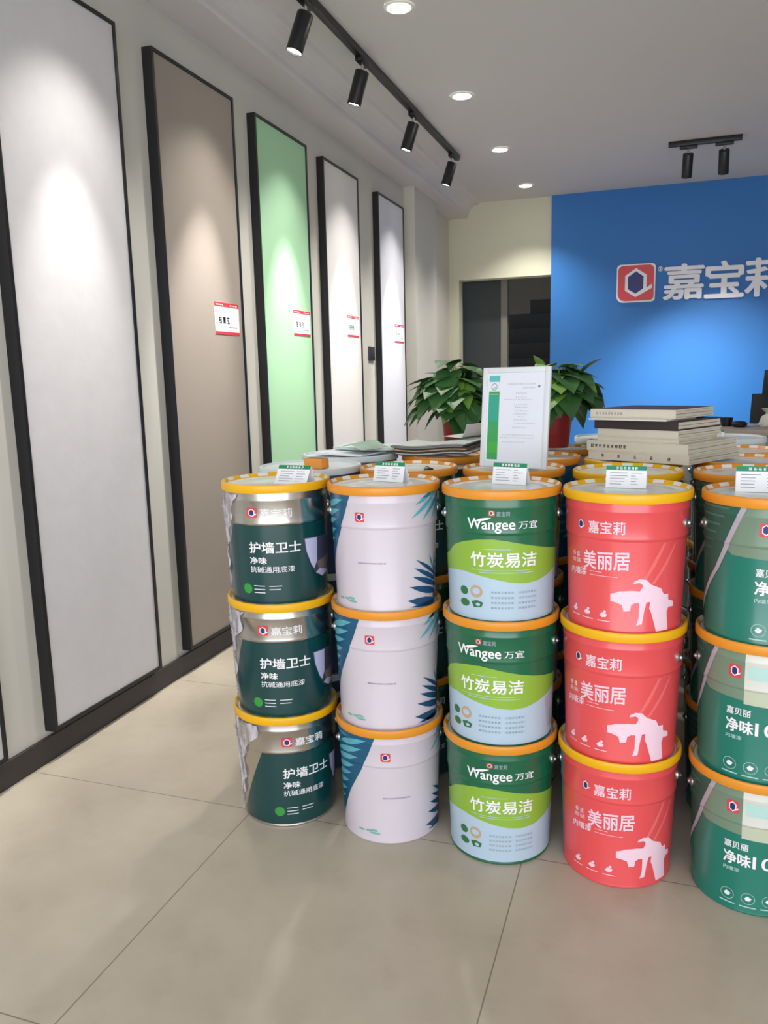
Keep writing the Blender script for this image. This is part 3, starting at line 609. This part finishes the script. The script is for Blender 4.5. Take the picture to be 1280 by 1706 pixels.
for t in [o for o in C.objects if o.name.startswith('paint_can') and abs(o.location.x + 1.027) < 0.01 and abs(o.location.y - 2.028) < 0.01]:
    k = round(t.location.z / PITCH); f = obj('plastic_film', film_mesh(3 + k), M_FILM, t); f.rotation_euler.z = -t.rotation_euler.z + math.radians((4, -6, -8)[k]); f['label'] = 'crinkled clear plastic film'

# ---- white plastic buckets in the rows behind
M_BKT_LID = mat('bucket_lid_white', (214, 222, 224), 0.35, noise=0.02); M_BKT = mat('bucket_navy', (62, 82, 112), 0.4, noise=0.2, nscale=14); M_BKT2 = mat('bucket_pale', (188, 196, 196), 0.4)
def bucket(R, x, y, ztop, zbase, label, dark, key=[0]):
    h = ztop - zbase; t = thing('plastic_bucket', label, 'bucket', (x, y, zbase), 0, 'white lidded plastic buckets behind the cans')
    bm = BM(); lathe(bm, [(R * 0.84, 0.0), (R * 0.85, 0.002), (R * 0.93, h - 0.05), (R * 0.97, h - 0.048), (R * 0.97, h - 0.02), (R * 0.95, h - 0.012)], 72, cap0=True)
    if dark:
        A = Art(); rr = random.Random(4)
        for k in range(26):
            u = -100 + 8 * k; A.poly([(u, h - 0.075), (u + 3, h - 0.06), (u + 5.5, h - 0.064), (u + 5, h - 0.082), (u + 2, h - 0.088)], 1, 2)
        wrap(bm, A, lambda z: R * 0.85 + (R * 0.08) * z / (h - 0.05), 5, [])
    obj('bucket_body', bm, [M_BKT if dark else M_BKT2, M_BKT_LID], t)
    bm = BM(); lathe(bm, [(R * 0.975, h - 0.022), (R, h - 0.020), (R * 1.0, h - 0.004), (R * 0.985, h), (R * 0.94, h), (R * 0.92, h - 0.006), (R * 0.6, h - 0.006), (0.001, h - 0.006)], 72, cap1=True); obj('lid', bm, M_BKT_LID, t)
    return t
for R, x, y, zt, dark, desc, where in ((0.168, -1.072, 2.372, 1.008, True, 'white lidded navy bucket', 'stack behind the leftmost front stack'), (0.178, -1.072, 2.735, 1.012, True, 'white lidded bucket', 'stack carrying the brochures'), (0.165, -0.150, 3.345, 1.030, False, 'pale grey lidded bucket', 'stack between right plant and books'), (0.165, 0.248, 3.395, 1.026, False, 'pale lidded bucket', 'rearmost stack, right of the books')):
    hh = zt / 3
    for k in range(3): bucket(R, x, y, hh * (k + 1) - 0.0003, hh * k, ('%s at the bottom of the %s', '%s in the middle of the %s', '%s on top of the %s')[k] % (desc, where), dark)

# ================================================================== price cards on the front lids
LIDZ = CH - 0.0107 + 2 * PITCH
def price_card(x, y, z, w, h, rz, lean, label, seed, small=False):
    art = Art(); art.rect(0, w, h * 0.80, h, 1, 1); glyphs(art, w * 0.24, w * 0.80, h * 0.835, h * 0.955, 6, 0, 2, seed)
    rr = random.Random(seed)
    for k in range(5):
        zz = h * (0.66 - 0.125 * k); art.rect(w * 0.10, w * rr.uniform(0.35, 0.55), zz, zz + h * 0.03, 2, 1); art.rect(w * 0.62, w * rr.uniform(0.72, 0.90), zz, zz + h * 0.028, 2, 1)
    t = thing('price_card', label, 'price card', (x, y, z), rz, 'price cards on the can lids')
    R = Matrix.Rotation(-lean, 4, 'X')
    bm = BM(); box(bm, 0, w, 0, 0.0012, 0, h)
    plane_to(bm, art, lambda a, b, l: (a, -0.0003 * l, b))
    for v in bm.verts: v.co = R @ v.co
    obj('card', bm, [M_PAPER, M_GREENHEAD, M_GREYLINE], t, False)
    # folded back leg that props the card
    bm = BM(); top = R @ Vector((0, 0.0012, h)); y2 = top.y + 0.020
    v = [bm.verts.new(p) for p in ((0.0, top.y, top.z), (w, top.y, top.z), (w, y2, 0.0), (0, y2, 0.0), (0.0, top.y + 0.0012, top.z), (w, top.y + 0.0012, top.z), (w, y2 + 0.0012, 0.0), (0, y2 + 0.0012, 0.0))]
    for f in ((0, 1, 2, 3), (7, 6, 5, 4), (0, 4, 5, 1), (2, 6, 7, 3), (0, 3, 7, 4), (1, 5, 6, 2)): bm.faces.new([v[i] for i in f])
    obj('card_leg', bm, M_PAPER, t, False); return t
for i, (x, y, w, h, rz, ln, lab) in enumerate(((-1.012, 1.985, 0.103, 0.060, -5, 34, 'dark green and silver'), (-0.752, 2.087, 0.098, 0.056, -13, 16, 'pinkish white leaf print'), (-0.412, 2.088, 0.096, 0.057, -13, 12, 'green and lime'), (-0.115, 2.060, 0.098, 0.056, -5, 10, 'coral red'), (0.186, 2.040, 0.110, 0.061, -3, 10, 'teal green right edge'))):
    price_card(x, y, LIDZ, w, h, math.radians(rz), math.radians(ln), 'white price card with green header on the %s can lid' % lab, 20 + i)
price_card(0.205, 3.36, 1.0202, 0.050, 0.032, math.radians(-8), math.radians(10), 'tiny price card with green header on the back right bucket', 40)
# small orange carton on the bucket behind the leftmost stack
bm = BM(); box(bm, -0.035, 0.035, -0.02, 0.02, 0, 0.032, bev=0.002); box(bm, -0.030, 0.030, -0.016, 0.016, 0.032, 0.0335, 1)
o = obj('carton', bm, [mat('orange_card', (232, 150, 62), 0.6), mat('brown_card', (120, 78, 50), 0.7)]); o.location = (-1.030, 2.325, 1.0025); o.rotation_euler.z = math.radians(-12); tag(o, 'small orange carton on the white bucket lid behind the leftmost stack', 'box')

# small black binder clip lying on a second-row lid
bm = BM(); box(bm, -0.014, 0.014, -0.008, 0.008, 0, 0.013, bev=0.003)
for q in (-1, 1): tube(bm, [(-0.008, 0.006 * q, 0.011), (-0.006, 0.020 * q, 0.014), (0.0, 0.026 * q, 0.015), (0.006, 0.020 * q, 0.014), (0.008, 0.006 * q, 0.011)], 0.0013, 6)
o = obj('binder_clip', bm, M_BLACKP); o.location = (-0.648, 2.30, LIDZ + 0.0002); o.rotation_euler.z = 0.5; tag(o, 'small black clip on the lid behind the leaf print can, beside its price card', 'clip')

# ================================================================== certificate stand
t = thing('certificate_stand', 'white framed certificate with green side band standing on second-row can lid', 'sign', (-0.408, 2.372, CH + 2 * PITCH + 0.0003), math.radians(-18))
w, h = 0.224, 0.300; R = Matrix.Rotation(math.radians(-5), 4, 'X')
def leanv(bm):
    for v in bm.verts: v.co = R @ v.co
    return bm
bm = BM(); fw = 0.016
for a in ((-w / 2, -w / 2 + fw, 0, h), (w / 2 - fw, w / 2, 0, h), (-w / 2 + fw, w / 2 - fw, h - fw, h), (-w / 2 + fw, w / 2 - fw, 0, fw)): box(bm, a[0], a[1], 0, 0.012, a[2], a[3], bev=0.002)
obj('frame', leanv(bm), mat('frame_pearl', (220, 224, 228), 0.35), t)
art = Art(); X = lambda u: -w / 2 + fw + u * (w - 2 * fw); Z = lambda v: fw + v * (h - 2 * fw)
art.rect(X(0.03), X(0.22), Z(0.02), Z(0.97), 1, 1); art.rect(X(0.03), X(0.22), Z(0.90), Z(0.97), 3, 2); art.rect(X(0.03), X(0.22), Z(0.79), Z(0.90), 0, 2); art.rect(X(0.03), X(0.22), Z(0.45), Z(0.74), 4, 2); art.rect(X(0.03), X(0.22), Z(0.10), Z(0.22), 5, 2)
art.ring(X(0.125), Z(0.842), 0.010, 0.011, 0.18, 2, 3); art.leaf(X(0.07), Z(0.815), X(0.20), Z(0.845), 0.002, 6, 4, 1.0); art.rect(X(0.05), X(0.20), Z(0.755), Z(0.765), 6, 3)
rr = random.Random(9)
for k, (a, b, v) in enumerate(((0.36, 0.84, 0.865), (0.62, 0.84, 0.825), (0.50, 0.70, 0.765), (0.50, 0.70, 0.72), (0.30, 0.80, 0.695), (0.48, 0.74, 0.64), (0.50, 0.72, 0.61), (0.50, 0.74, 0.57), (0.48, 0.72, 0.535), (0.55, 0.68, 0.505), (0.48, 0.72, 0.47), (0.50, 0.86, 0.43), (0.46, 0.72, 0.385), (0.28, 0.86, 0.30), (0.26, 0.84, 0.27), (0.30, 0.70, 0.22))):
    glyphs(art, X(a), X(b), Z(v), Z(v) + (0.0042 if k in (0, 2) else 0.0028), int((b - a) * 34), 6, 1, 70 + k)
art.ell(X(0.90), Z(0.845), 0.004, 0.004, 2, 1, 12)
bm = BM(); box(bm, -w / 2 + fw, w / 2 - fw, 0.004, 0.008, fw, h - fw); plane_to(bm, art, lambda a, b, l: (a, 0.004 - 0.0003 * l, b))
obj('certificate_sheet', leanv(bm), [mat('sheet_white', (228, 230, 240), 0.5), mat('band_green', (58, 160, 92), 0.5), mat('mark_grey', (128, 134, 142), 0.6), mat('band_aqua', (92, 186, 186), 0.5), mat('band_teal', (52, 164, 136), 0.5), mat('band_lime', (72, 172, 68), 0.5), mat('faint_print', (188, 190, 202), 0.6)], t, False)
bm = BM(); top = R @ Vector((0, 0.012, h * 0.7)); box(bm, -0.03, 0.03, -0.002, 0.002, 0, 0.205); Mx = Matrix.Translation((0, 0.085, 0)) @ Matrix.Rotation(math.atan2(0.085 - top.y, 0.2), 4, 'X')
for v in bm.verts: v.co = Mx @ v.co
obj('easel_leg', bm, M_PAPER, t, False)

# ================================================================== pile of books
M_BK = mat('book_linen', (214, 205, 188), 0.7, noise=0.04, nscale=30); M_PG = mat('book_pages', (206, 198, 182), 0.8, noise=0.06, nscale=60); M_BKD = mat('book_dark_brown', (58, 44, 46), 0.55, noise=0.08); M_BKP = mat('book_plum', (74, 58, 84), 0.5); M_BKW = mat('book_white', (228, 226, 220), 0.6)
BOOKTOP = CH + 2 * PITCH
def book(cx, cy, z, w, d, h, ang, mc, label, boards=2, mtop=None, marks=None):
    """(cx, cy) is the front right corner; the spine is the front face"""
    t = thing('sample_book', label, 'book', (cx, cy, z), math.radians(ang), 'pile of sample books')
    c = min(0.004, h * 0.3)
    bm = BM(); box(bm, -w, 0, 0, d, 0, c, 0, 0.0008); box(bm, -w, 0, 0, d, h - c, h, 0, 0.0008); box(bm, -w, 0, 0.0, 0.005, c, h - c)
    if mtop: box(bm, -w + 0.002, -0.002, 0.002, d - 0.002, h, h + 0.0006, 1)
    if marks:
        art = Art()
        if marks == 'small': glyphs(art, -w * 0.96, -w * 0.58, h * 0.36, h * 0.66, 9, 2, 1, 31)
        elif marks == 'wide':
            for k in range(5): a = -w * (0.86 - 0.165 * k); glyphs(art, a, a + 0.012, h * 0.32, h * 0.70, 1, 2, 1, 40 + k)
        elif marks == 'tiny': glyphs(art, -w * 0.93, -w * 0.60, h * 0.38, h * 0.66, 9, 3, 1, 50)
        plane_to(bm, art, lambda a, b, l: (a, -0.0003 * l, b))
    obj('cover', bm, [mc, mtop or mc, M_INK, M_GREYLINE], t, False)
    bm = BM(); n = boards
    for k in range(n):
        za = c + (h - 2 * c) * k / n; zb = c + (h - 2 * c) * (k + 1) / n
        box(bm, -w + 0.003, -0.003, 0.006, d - 0.003, za + 0.0007, zb - 0.0007)
    obj('page_block', bm, M_PG, t, False); return t
z = BOOKTOP
book(0.097, 2.487, z, 0.345, 0.340, 0.0275, -29, M_BK, 'wide cream sample book at the bottom of the pile, spaced characters on its spine', 2, None, 'wide'); z += 0.0275
book(0.093, 2.490, z, 0.345, 0.335, 0.0335, -28.5, M_BK, 'wide cream sample book second from the bottom, row of characters on its spine', 2, None, 'small'); z += 0.0335
book(0.066, 2.512, z, 0.275, 0.270, 0.0140, -28, M_BK, 'thin cream book third from the bottom of the pile', 1); z += 0.014
book(0.064, 2.508, z, 0.275, 0.285, 0.0250, -29, M_BK, 'cream book right below the dark brown one in the pile', 2); z += 0.025
book(0.062, 2.506, z, 0.285, 0.280, 0.0290, -29, M_BKD, 'dark brown spined book in the upper half of the pile', 2); z += 0.029
book(0.030, 2.492, z, 0.262, 0.200, 0.0050, -27, M_BKW, 'thin white folder sticking out left under the top book', 1); z += 0.005
book(0.056, 2.520, z, 0.285, 0.280, 0.0280, -26, M_BK, 'cream book on top of the pile with a plum cover face', 2, M_BKP, 'tiny')

# ================================================================== magazines and brochures
def sheet_stack(name, label, cat, group, x, y, z, w, d, h, ang, amp, ph, mats, droop=0.0, curl=0.0, sx=0.0, sy=0.0):
    bm = BM(); nu, nv = 20, 8; T = []; B = []
    f = lambda u, v: amp * (0.5 + 0.5 * math.sin(u * 5.0 + ph)) * (0.6 + 0.4 * v) + droop * (u - 0.5) ** 2 * 4 * 0 + curl * max(0, (u - 0.75) / 0.25) ** 2
    for i in range(nu + 1):
        rt, rb = [], []
        for j in range(nv + 1):
            u, v = i / nu, j / nv; zz = f(u + sx / w, v + sy / d)
            rt.append(bm.verts.new(((u - 0.5) * w + sx, (v - 0.5) * d + sy, zz + h))); rb.append(bm.verts.new(((u - 0.5) * w + sx, (v - 0.5) * d + sy, zz)))
        T.append(rt); B.append(rb)
    for i in range(nu):
        for j in range(nv):
            q = bm.faces.new((T[i][j], T[i + 1][j], T[i + 1][j + 1], T[i][j + 1])); q.material_index = 0
            q = bm.faces.new((B[i][j], B[i][j + 1], B[i + 1][j + 1], B[i + 1][j])); q.material_index = 0
    for i in range(nu):
        for j, o in ((0, 1), (nv, -1)):
            q = bm.faces.new((B[i][j], B[i + 1][j], T[i + 1][j], T[i][j]) if o == 1 else (B[i + 1][j], B[i][j], T[i][j], T[i + 1][j])); q.material_index = 1
    for j in range(nv):
        for i in (0, nu):
            q = bm.faces.new((B[i][j], T[i][j], T[i][j + 1], B[i][j + 1])); q.material_index = 1
    o = obj(name, bm, mats, None, True, 40); o.location = (x, y, z); o.rotation_euler.z = math.radians(ang); return tag(o, label, cat, group)
mg = lambda n, c: mat(n, c, 0.45)
z = BOOKTOP + 0.001; MAGS = [((88, 96, 118), (70, 74, 92), 'bottom dark blue magazine of the wavy pile', 0.006, 'm1'), ((222, 224, 226), (230, 230, 230), 'white wavy magazine low in the pile', 0.005, 'm2'), ((60, 58, 62), (52, 50, 54), 'black edged magazine in the wavy pile', 0.0055, 'm3'), ((214, 186, 140), (206, 176, 132), 'tan edged magazine in the wavy pile', 0.005, 'm4'), ((70, 68, 70), (60, 58, 60), 'charcoal magazine below the grey ones in the pile', 0.005, 'm5'), ((150, 148, 150), (128, 126, 130), 'grey magazine near the top of the wavy pile', 0.0075, 'm6'), ((206, 214, 210), (160, 158, 160), 'pale grey magazine on top of the wavy pile', 0.0045, 'm7')]
for k, (c1, c2, lab, th, nm) in enumerate(MAGS):
    sheet_stack('magazine', lab, 'magazine', 'wavy pile of magazines', -0.727, 2.735, z, 0.275, 0.20, th - 0.0010, -9, 0.019, 3.4, [mg('magazine_face_' + nm, c1), mg('magazine_edge_' + nm, c2)], sx=0.010 * math.sin(k * 2.1), sy=0.008 * math.cos(k * 1.7)); z += th
sheet_stack('magazine', 'loose white magazine page curling up before the left red pot', 'magazine', 'wavy pile of magazines', -0.655, 2.80, z + 0.021, 0.10, 0.12, 0.0012, -20, 0.004, 1.0, [mg('page_white', (226, 224, 224)), mg('page_white', (226, 224, 224))], curl=0.045)
zb = 1.0125
sheet_stack('brochure', 'white brochure lying flat on the bucket near the left wall', 'brochure', 'brochures on the bucket lid', -1.065, 2.70, zb, 0.22, 0.17, 0.005, -12, 0.004, 0.5, [mg('brochure_white', (222, 226, 236)), mg('brochure_white', (222, 226, 236))])
sheet_stack('brochure', 'pale mint brochure at the back of the bucket lid', 'brochure', 'brochures on the bucket lid', -1.005, 2.80, zb + 0.010, 0.25, 0.17, 0.010, -6, 0.006, 2.2, [mg('brochure_mint', (204, 226, 220)), mg('brochure_mint_edge', (196, 214, 210))])
sheet_stack('brochure', 'sage green and cream folded brochure curling on the bucket lid', 'brochure', 'brochures on the bucket lid', -1.000, 2.705, zb + 0.021, 0.12, 0.13, 0.003, -25, 0.022, 0.0, [mat('brochure_sage', (130, 164, 142), 0.5, noise=0.45, nscale=9), mg('brochure_cream', (226, 224, 206))])

# ================================================================== potted plants
M_POT = mat('red_pot', (158, 44, 46), 0.35, noise=0.06, nscale=12); M_SOIL = mat('soil', (48, 38, 30), 0.95, noise=0.3, nscale=60)
M_LEAF = mat('pothos_leaf', (54, 98, 48), 0.5, noise=0.45, nscale=9); M_LEAF2 = mat('pothos_leaf_young', (108, 152, 62), 0.5, noise=0.2, nscale=9); M_STEM = mat('pothos_stem', (92, 128, 60), 0.5)
def add_leaf(bm, base, direc, L, wd, fold, droop, mi):
    d = Vector(direc).normalized(); up = Vector((0, 0, 1)); s = d.cross(up)
    if s.length < 0.05: s = Vector((1, 0, 0))
    s.normalize(); n = s.cross(d).normalized()
    prof = [(0.0, 0.10), (-0.02, 0.55), (0.12, 0.86), (0.30, 1.0), (0.50, 0.88), (0.70, 0.60), (0.86, 0.30), (1.0, 0.0)]
    rows = []
    for t, wv in prof:
        cpt = Vector(base) + d * (L * t) + Vector((0, 0, -1)) * (droop * L * t * t)
        h = wd * wv
        rows.append([bm.verts.new(cpt + s * (h * q) + n * (fold * abs(q) * h - 0.10 * h * q * q)) for q in (-1, -0.5, 0, 0.5, 1)])
    for a, b in zip(rows, rows[1:]):
        for k in range(4): f = bm.faces.new((a[k], a[k + 1], b[k + 1], b[k])); f.material_index = mi
def plant(x, y, z, rp, hp, label, n, seed, spread, top, low, extra=()):
    rr = random.Random(seed); t = thing('potted_plant', label, 'potted plant', (x, y, z), 0, 'green plants in red pots')
    bm = BM(); lathe(bm, [(rp * 0.76, 0), (rp * 0.78, 0.003), (rp * 0.97, hp - 0.018), (rp * 1.03, hp - 0.017), (rp * 1.03, hp), (rp * 0.95, hp), (rp * 0.93, hp - 0.015)], 40, cap0=True); obj('pot', bm, M_POT, t)
    bm = BM(); lathe(bm, [(rp * 0.935, hp - 0.015), (0.001, hp - 0.010)], 32, cap1=True); obj('soil', bm, M_SOIL, t)
    bl = BM(); bs = BM()
    leaves = []
    for k in range(n):
        a = rr.uniform(0, 2 * PI); q = math.sqrt(rr.uniform(0.02, 1)); hz = low + (top - low) * (1 - 0.55 * q * q) * rr.uniform(0.35, 1.0)
        p = Vector((math.cos(a) * spread * q * 0.62, math.sin(a) * spread * q * 0.62, hz))
        leaves.append((p, Vector((math.cos(a), math.sin(a), rr.uniform(-0.7, 0.45))), rr.uniform(0.085, 0.135), rr.uniform(0.2, 0.75), 1 if rr.random() < 0.13 else 0))
    for p, d, L, mi in extra: leaves.append((Vector(p), Vector(d), L, 0.25, mi))
    for p, d, L, dr, mi in leaves:
        add_leaf(bl, p, d, L, L * rr.uniform(0.42, 0.54), rr.uniform(0.1, 0.4), dr, mi)
        m = Vector((p.x * 0.35, p.y * 0.35, hp - 0.01 + (p.z - hp) * 0.6)) + Vector((0, 0, 0.02))
        b0 = Vector((p.x * 0.12, p.y * 0.12, hp - 0.012)); P = [b0 * (1 - s) ** 2 + m * 2 * s * (1 - s) + p * s * s for s in (0, 0.25, 0.5, 0.75, 1)]
        tube(bs, P, 0.0022, 5)
    for v in bl.verts: v.co.z = max(v.co.z, 0.008)
    obj('stems', bs, M_STEM, t); obj('foliage', bl, [M_LEAF, M_LEAF2], t)
plant(-0.762, 3.135, BOOKTOP, 0.064, 0.130, 'bushy green plant in a red pot left of the certificate, behind the magazines', 105, 11, 0.175, 0.335, 0.11,
      extra=[((-0.07, -0.06, 0.22), (-1, -0.2, -0.25), 0.13, 0), ((-0.07, -0.03, 0.255), (-1, -0.1, -0.05), 0.12, 0), ((-0.04, -0.10, 0.15), (-0.7, -0.3, -0.7), 0.09, 0), ((0.06, -0.10, 0.17), (0.25, -0.5, -1), 0.12, 0), ((0.03, -0.09, 0.12), (0.3, -0.5, -1.0), 0.11, 0), ((0.09, -0.07, 0.14), (0.3, -0.3, -1), 0.12, 0)])
plant(-0.362, 3.065, BOOKTOP, 0.066, 0.130, 'bushy green plant in a red pot right of the certificate, before the blue wall', 105, 23, 0.165, 0.325, 0.14,
      extra=[((0.09, 0, 0.27), (0.6, 0, 0.65), 0.12, 0), ((-0.06, 0.02, 0.29), (-0.3, 0.1, 0.8), 0.085, 1), ((0.03, -0.03, 0.30), (0.6, -0.2, 0.15), 0.09, 1), ((0.10, -0.03, 0.17), (0.8, -0.1, -0.1), 0.11, 0)])

# ================================================================== counter and chair at the back right
t = thing('service_counter', 'brown wooden counter in front of the blue wall at the right edge', 'counter', (0.30, 5.25, 0))
M_WOOD = mat('counter_wood', (128, 112, 98), 0.45, noise=0.12, nscale=6)
bm = BM(); box(bm, 0, 2.2, 0, 0.55, 0.885, 0.925, bev=0.004); obj('countertop', bm, mat('counter_top', (150, 136, 124), 0.4, noise=0.08, nscale=5), t)
bm = BM(); box(bm, 0.03, 2.17, 0.03, 0.06, 0, 0.885); box(bm, 0.03, 0.06, 0.06, 0.52, 0, 0.885); box(bm, 2.14, 2.17, 0.06, 0.52, 0, 0.885); obj('counter_body', bm, M_WOOD, t, False)
bm = BM(); lathe(bm, [(0.028, 0), (0.032, 0.004), (0.040, 0.055), (0.037, 0.055), (0.030, 0.006), (0.001, 0.006)], 24, cap0=True, cap1=True)
o = obj('cup', bm, M_BLACKP); o.location = (0.432, 5.55, 0.925); tag(o, 'black cup on the counter next to the book pile', 'cup')
bm = BM(); lathe(bm, [(0.030, 0), (0.045, 0.008), (0.048, 0.022), (0.036, 0.034), (0.015, 0.038), (0.001, 0.038)], 24, cap0=True, cap1=True)
o = obj('bowl', bm, M_BLACKP); o.location = (0.500, 5.46, 0.925); tag(o, 'rounded black dish on the counter, right of the cup', 'dish')
bm = BM(); box(bm, 0, 0.16, 0, 0.10, 0, 0.012, bev=0.002); o = obj('paper_stack', bm, mat('bluish_paper', (168, 176, 204), 0.5)); o.location = (0.54, 5.52, 0.925); tag(o, 'flat bluish paper stack on the counter', 'paper')
bm = BM(); rr = random.Random(3); G = []
for i, (r, z) in enumerate(((0.040, 0.0), (0.058, 0.015), (0.055, 0.045), (0.040, 0.070), (0.022, 0.085), (0.034, 0.105), (0.046, 0.118))):
    G.append([bm.verts.new(((r + rr.uniform(-.008, .008)) * math.cos(2 * PI * k / 18), (r + rr.uniform(-.008, .008)) * math.sin(2 * PI * k / 18), z + rr.uniform(-.004, .004) * (i > 0))) for k in range(18)])
for a, b in zip(G, G[1:]):
    for k in range(18): bm.faces.new((a[k], a[(k + 1) % 18], b[(k + 1) % 18], b[k]))
bm.faces.new(G[0][::-1])
o = obj('plastic_bag', bm, mat('bag_white', (196, 192, 184), 0.4)); o.location = (0.665, 5.40, 0.925); tag(o, 'crumpled whitish plastic bag on the counter at the right photo edge', 'bag')
ch = thing('office_chair', 'black high-backed office chair behind the counter at the right edge', 'chair', (0.94, 6.35, 0), math.radians(10))
M_CH = mat('chair_black', (12, 11, 13), 0.6)
def pad(w0, w1, h0, h1, d, n=10):
    bm = BM(); rows = []
    for i in range(n + 1):
        f = i / n; ww = w0 + (w1 - w0) * f; zz = h0 + (h1 - h0) * f; e = 0.35 + 0.65 * math.sin(PI * min(max(f, 0.08), 0.92)) ** 0.4
        ring = []
        for k in range(16):
            a = 2 * PI * k / 16; cx = math.copysign(abs(math.cos(a)) ** 0.5, math.cos(a)); cy = math.copysign(abs(math.sin(a)) ** 0.7, math.sin(a))
            ring.append(bm.verts.new((cx * ww / 2 * (0.9 + 0.1 * e), cy * d / 2 * e + 0.06 * (f - 0.3) ** 2, zz)))
        rows.append(ring)
    for a, b in zip(rows, rows[1:]):
        for k in range(16): bm.faces.new((a[k], a[(k + 1) % 16], b[(k + 1) % 16], b[k]))
    bm.faces.new(rows[0][::-1]); bm.faces.new(rows[-1]); return bm
obj('seat', (lambda bm: (box(bm, -0.25, 0.25, -0.26, 0.24, 0.44, 0.53, bev=0.03), bm)[1])(BM()), M_CH, ch)
b_ = pad(0.48, 0.44, 0.56, 1.10, 0.10)
for v in b_.verts: v.co.y += 0.25
obj('backrest', b_, M_CH, ch)
b_ = pad(0.30, 0.26, 1.06, 1.275, 0.09)
for v in b_.verts: v.co.y += 0.27
obj('headrest', b_, M_CH, ch)
bm = BM(); tube(bm, [(0, 0, 0.06), (0, 0, 0.45)], 0.03, 12); obj('gas_column', bm, M_BLACKP, ch)
for k in range(5):
    a = 2 * PI * k / 5; bm = BM(); tube(bm, [(0, 0, 0.09), (0.15 * math.cos(a), 0.15 * math.sin(a), 0.085), (0.30 * math.cos(a), 0.30 * math.sin(a), 0.062)], lambda s: 0.022 - 0.006 * s, 8); lg = obj('base_leg', bm, M_BLACKP, ch)
    bm = BM(); lathe(bm, [(0.012, -0.012), (0.028, -0.010), (0.028, 0.010), (0.012, 0.012)], 16, cap0=True, cap1=True, mat4=Matrix.Translation((0.30 * math.cos(a), 0.30 * math.sin(a), 0.0285)) @ Matrix.Rotation(PI / 2, 4, 'X')); obj('caster', bm, M_BLACKP, lg)
for s in (-1, 1):
    bm = BM(); tube(bm, [(0.24 * s, 0.20, 0.50), (0.29 * s, 0.18, 0.56), (0.29 * s, 0.14, 0.70), (0.29 * s, -0.14, 0.71)], 0.018, 8); obj('armrest', bm, M_BLACKP, ch)
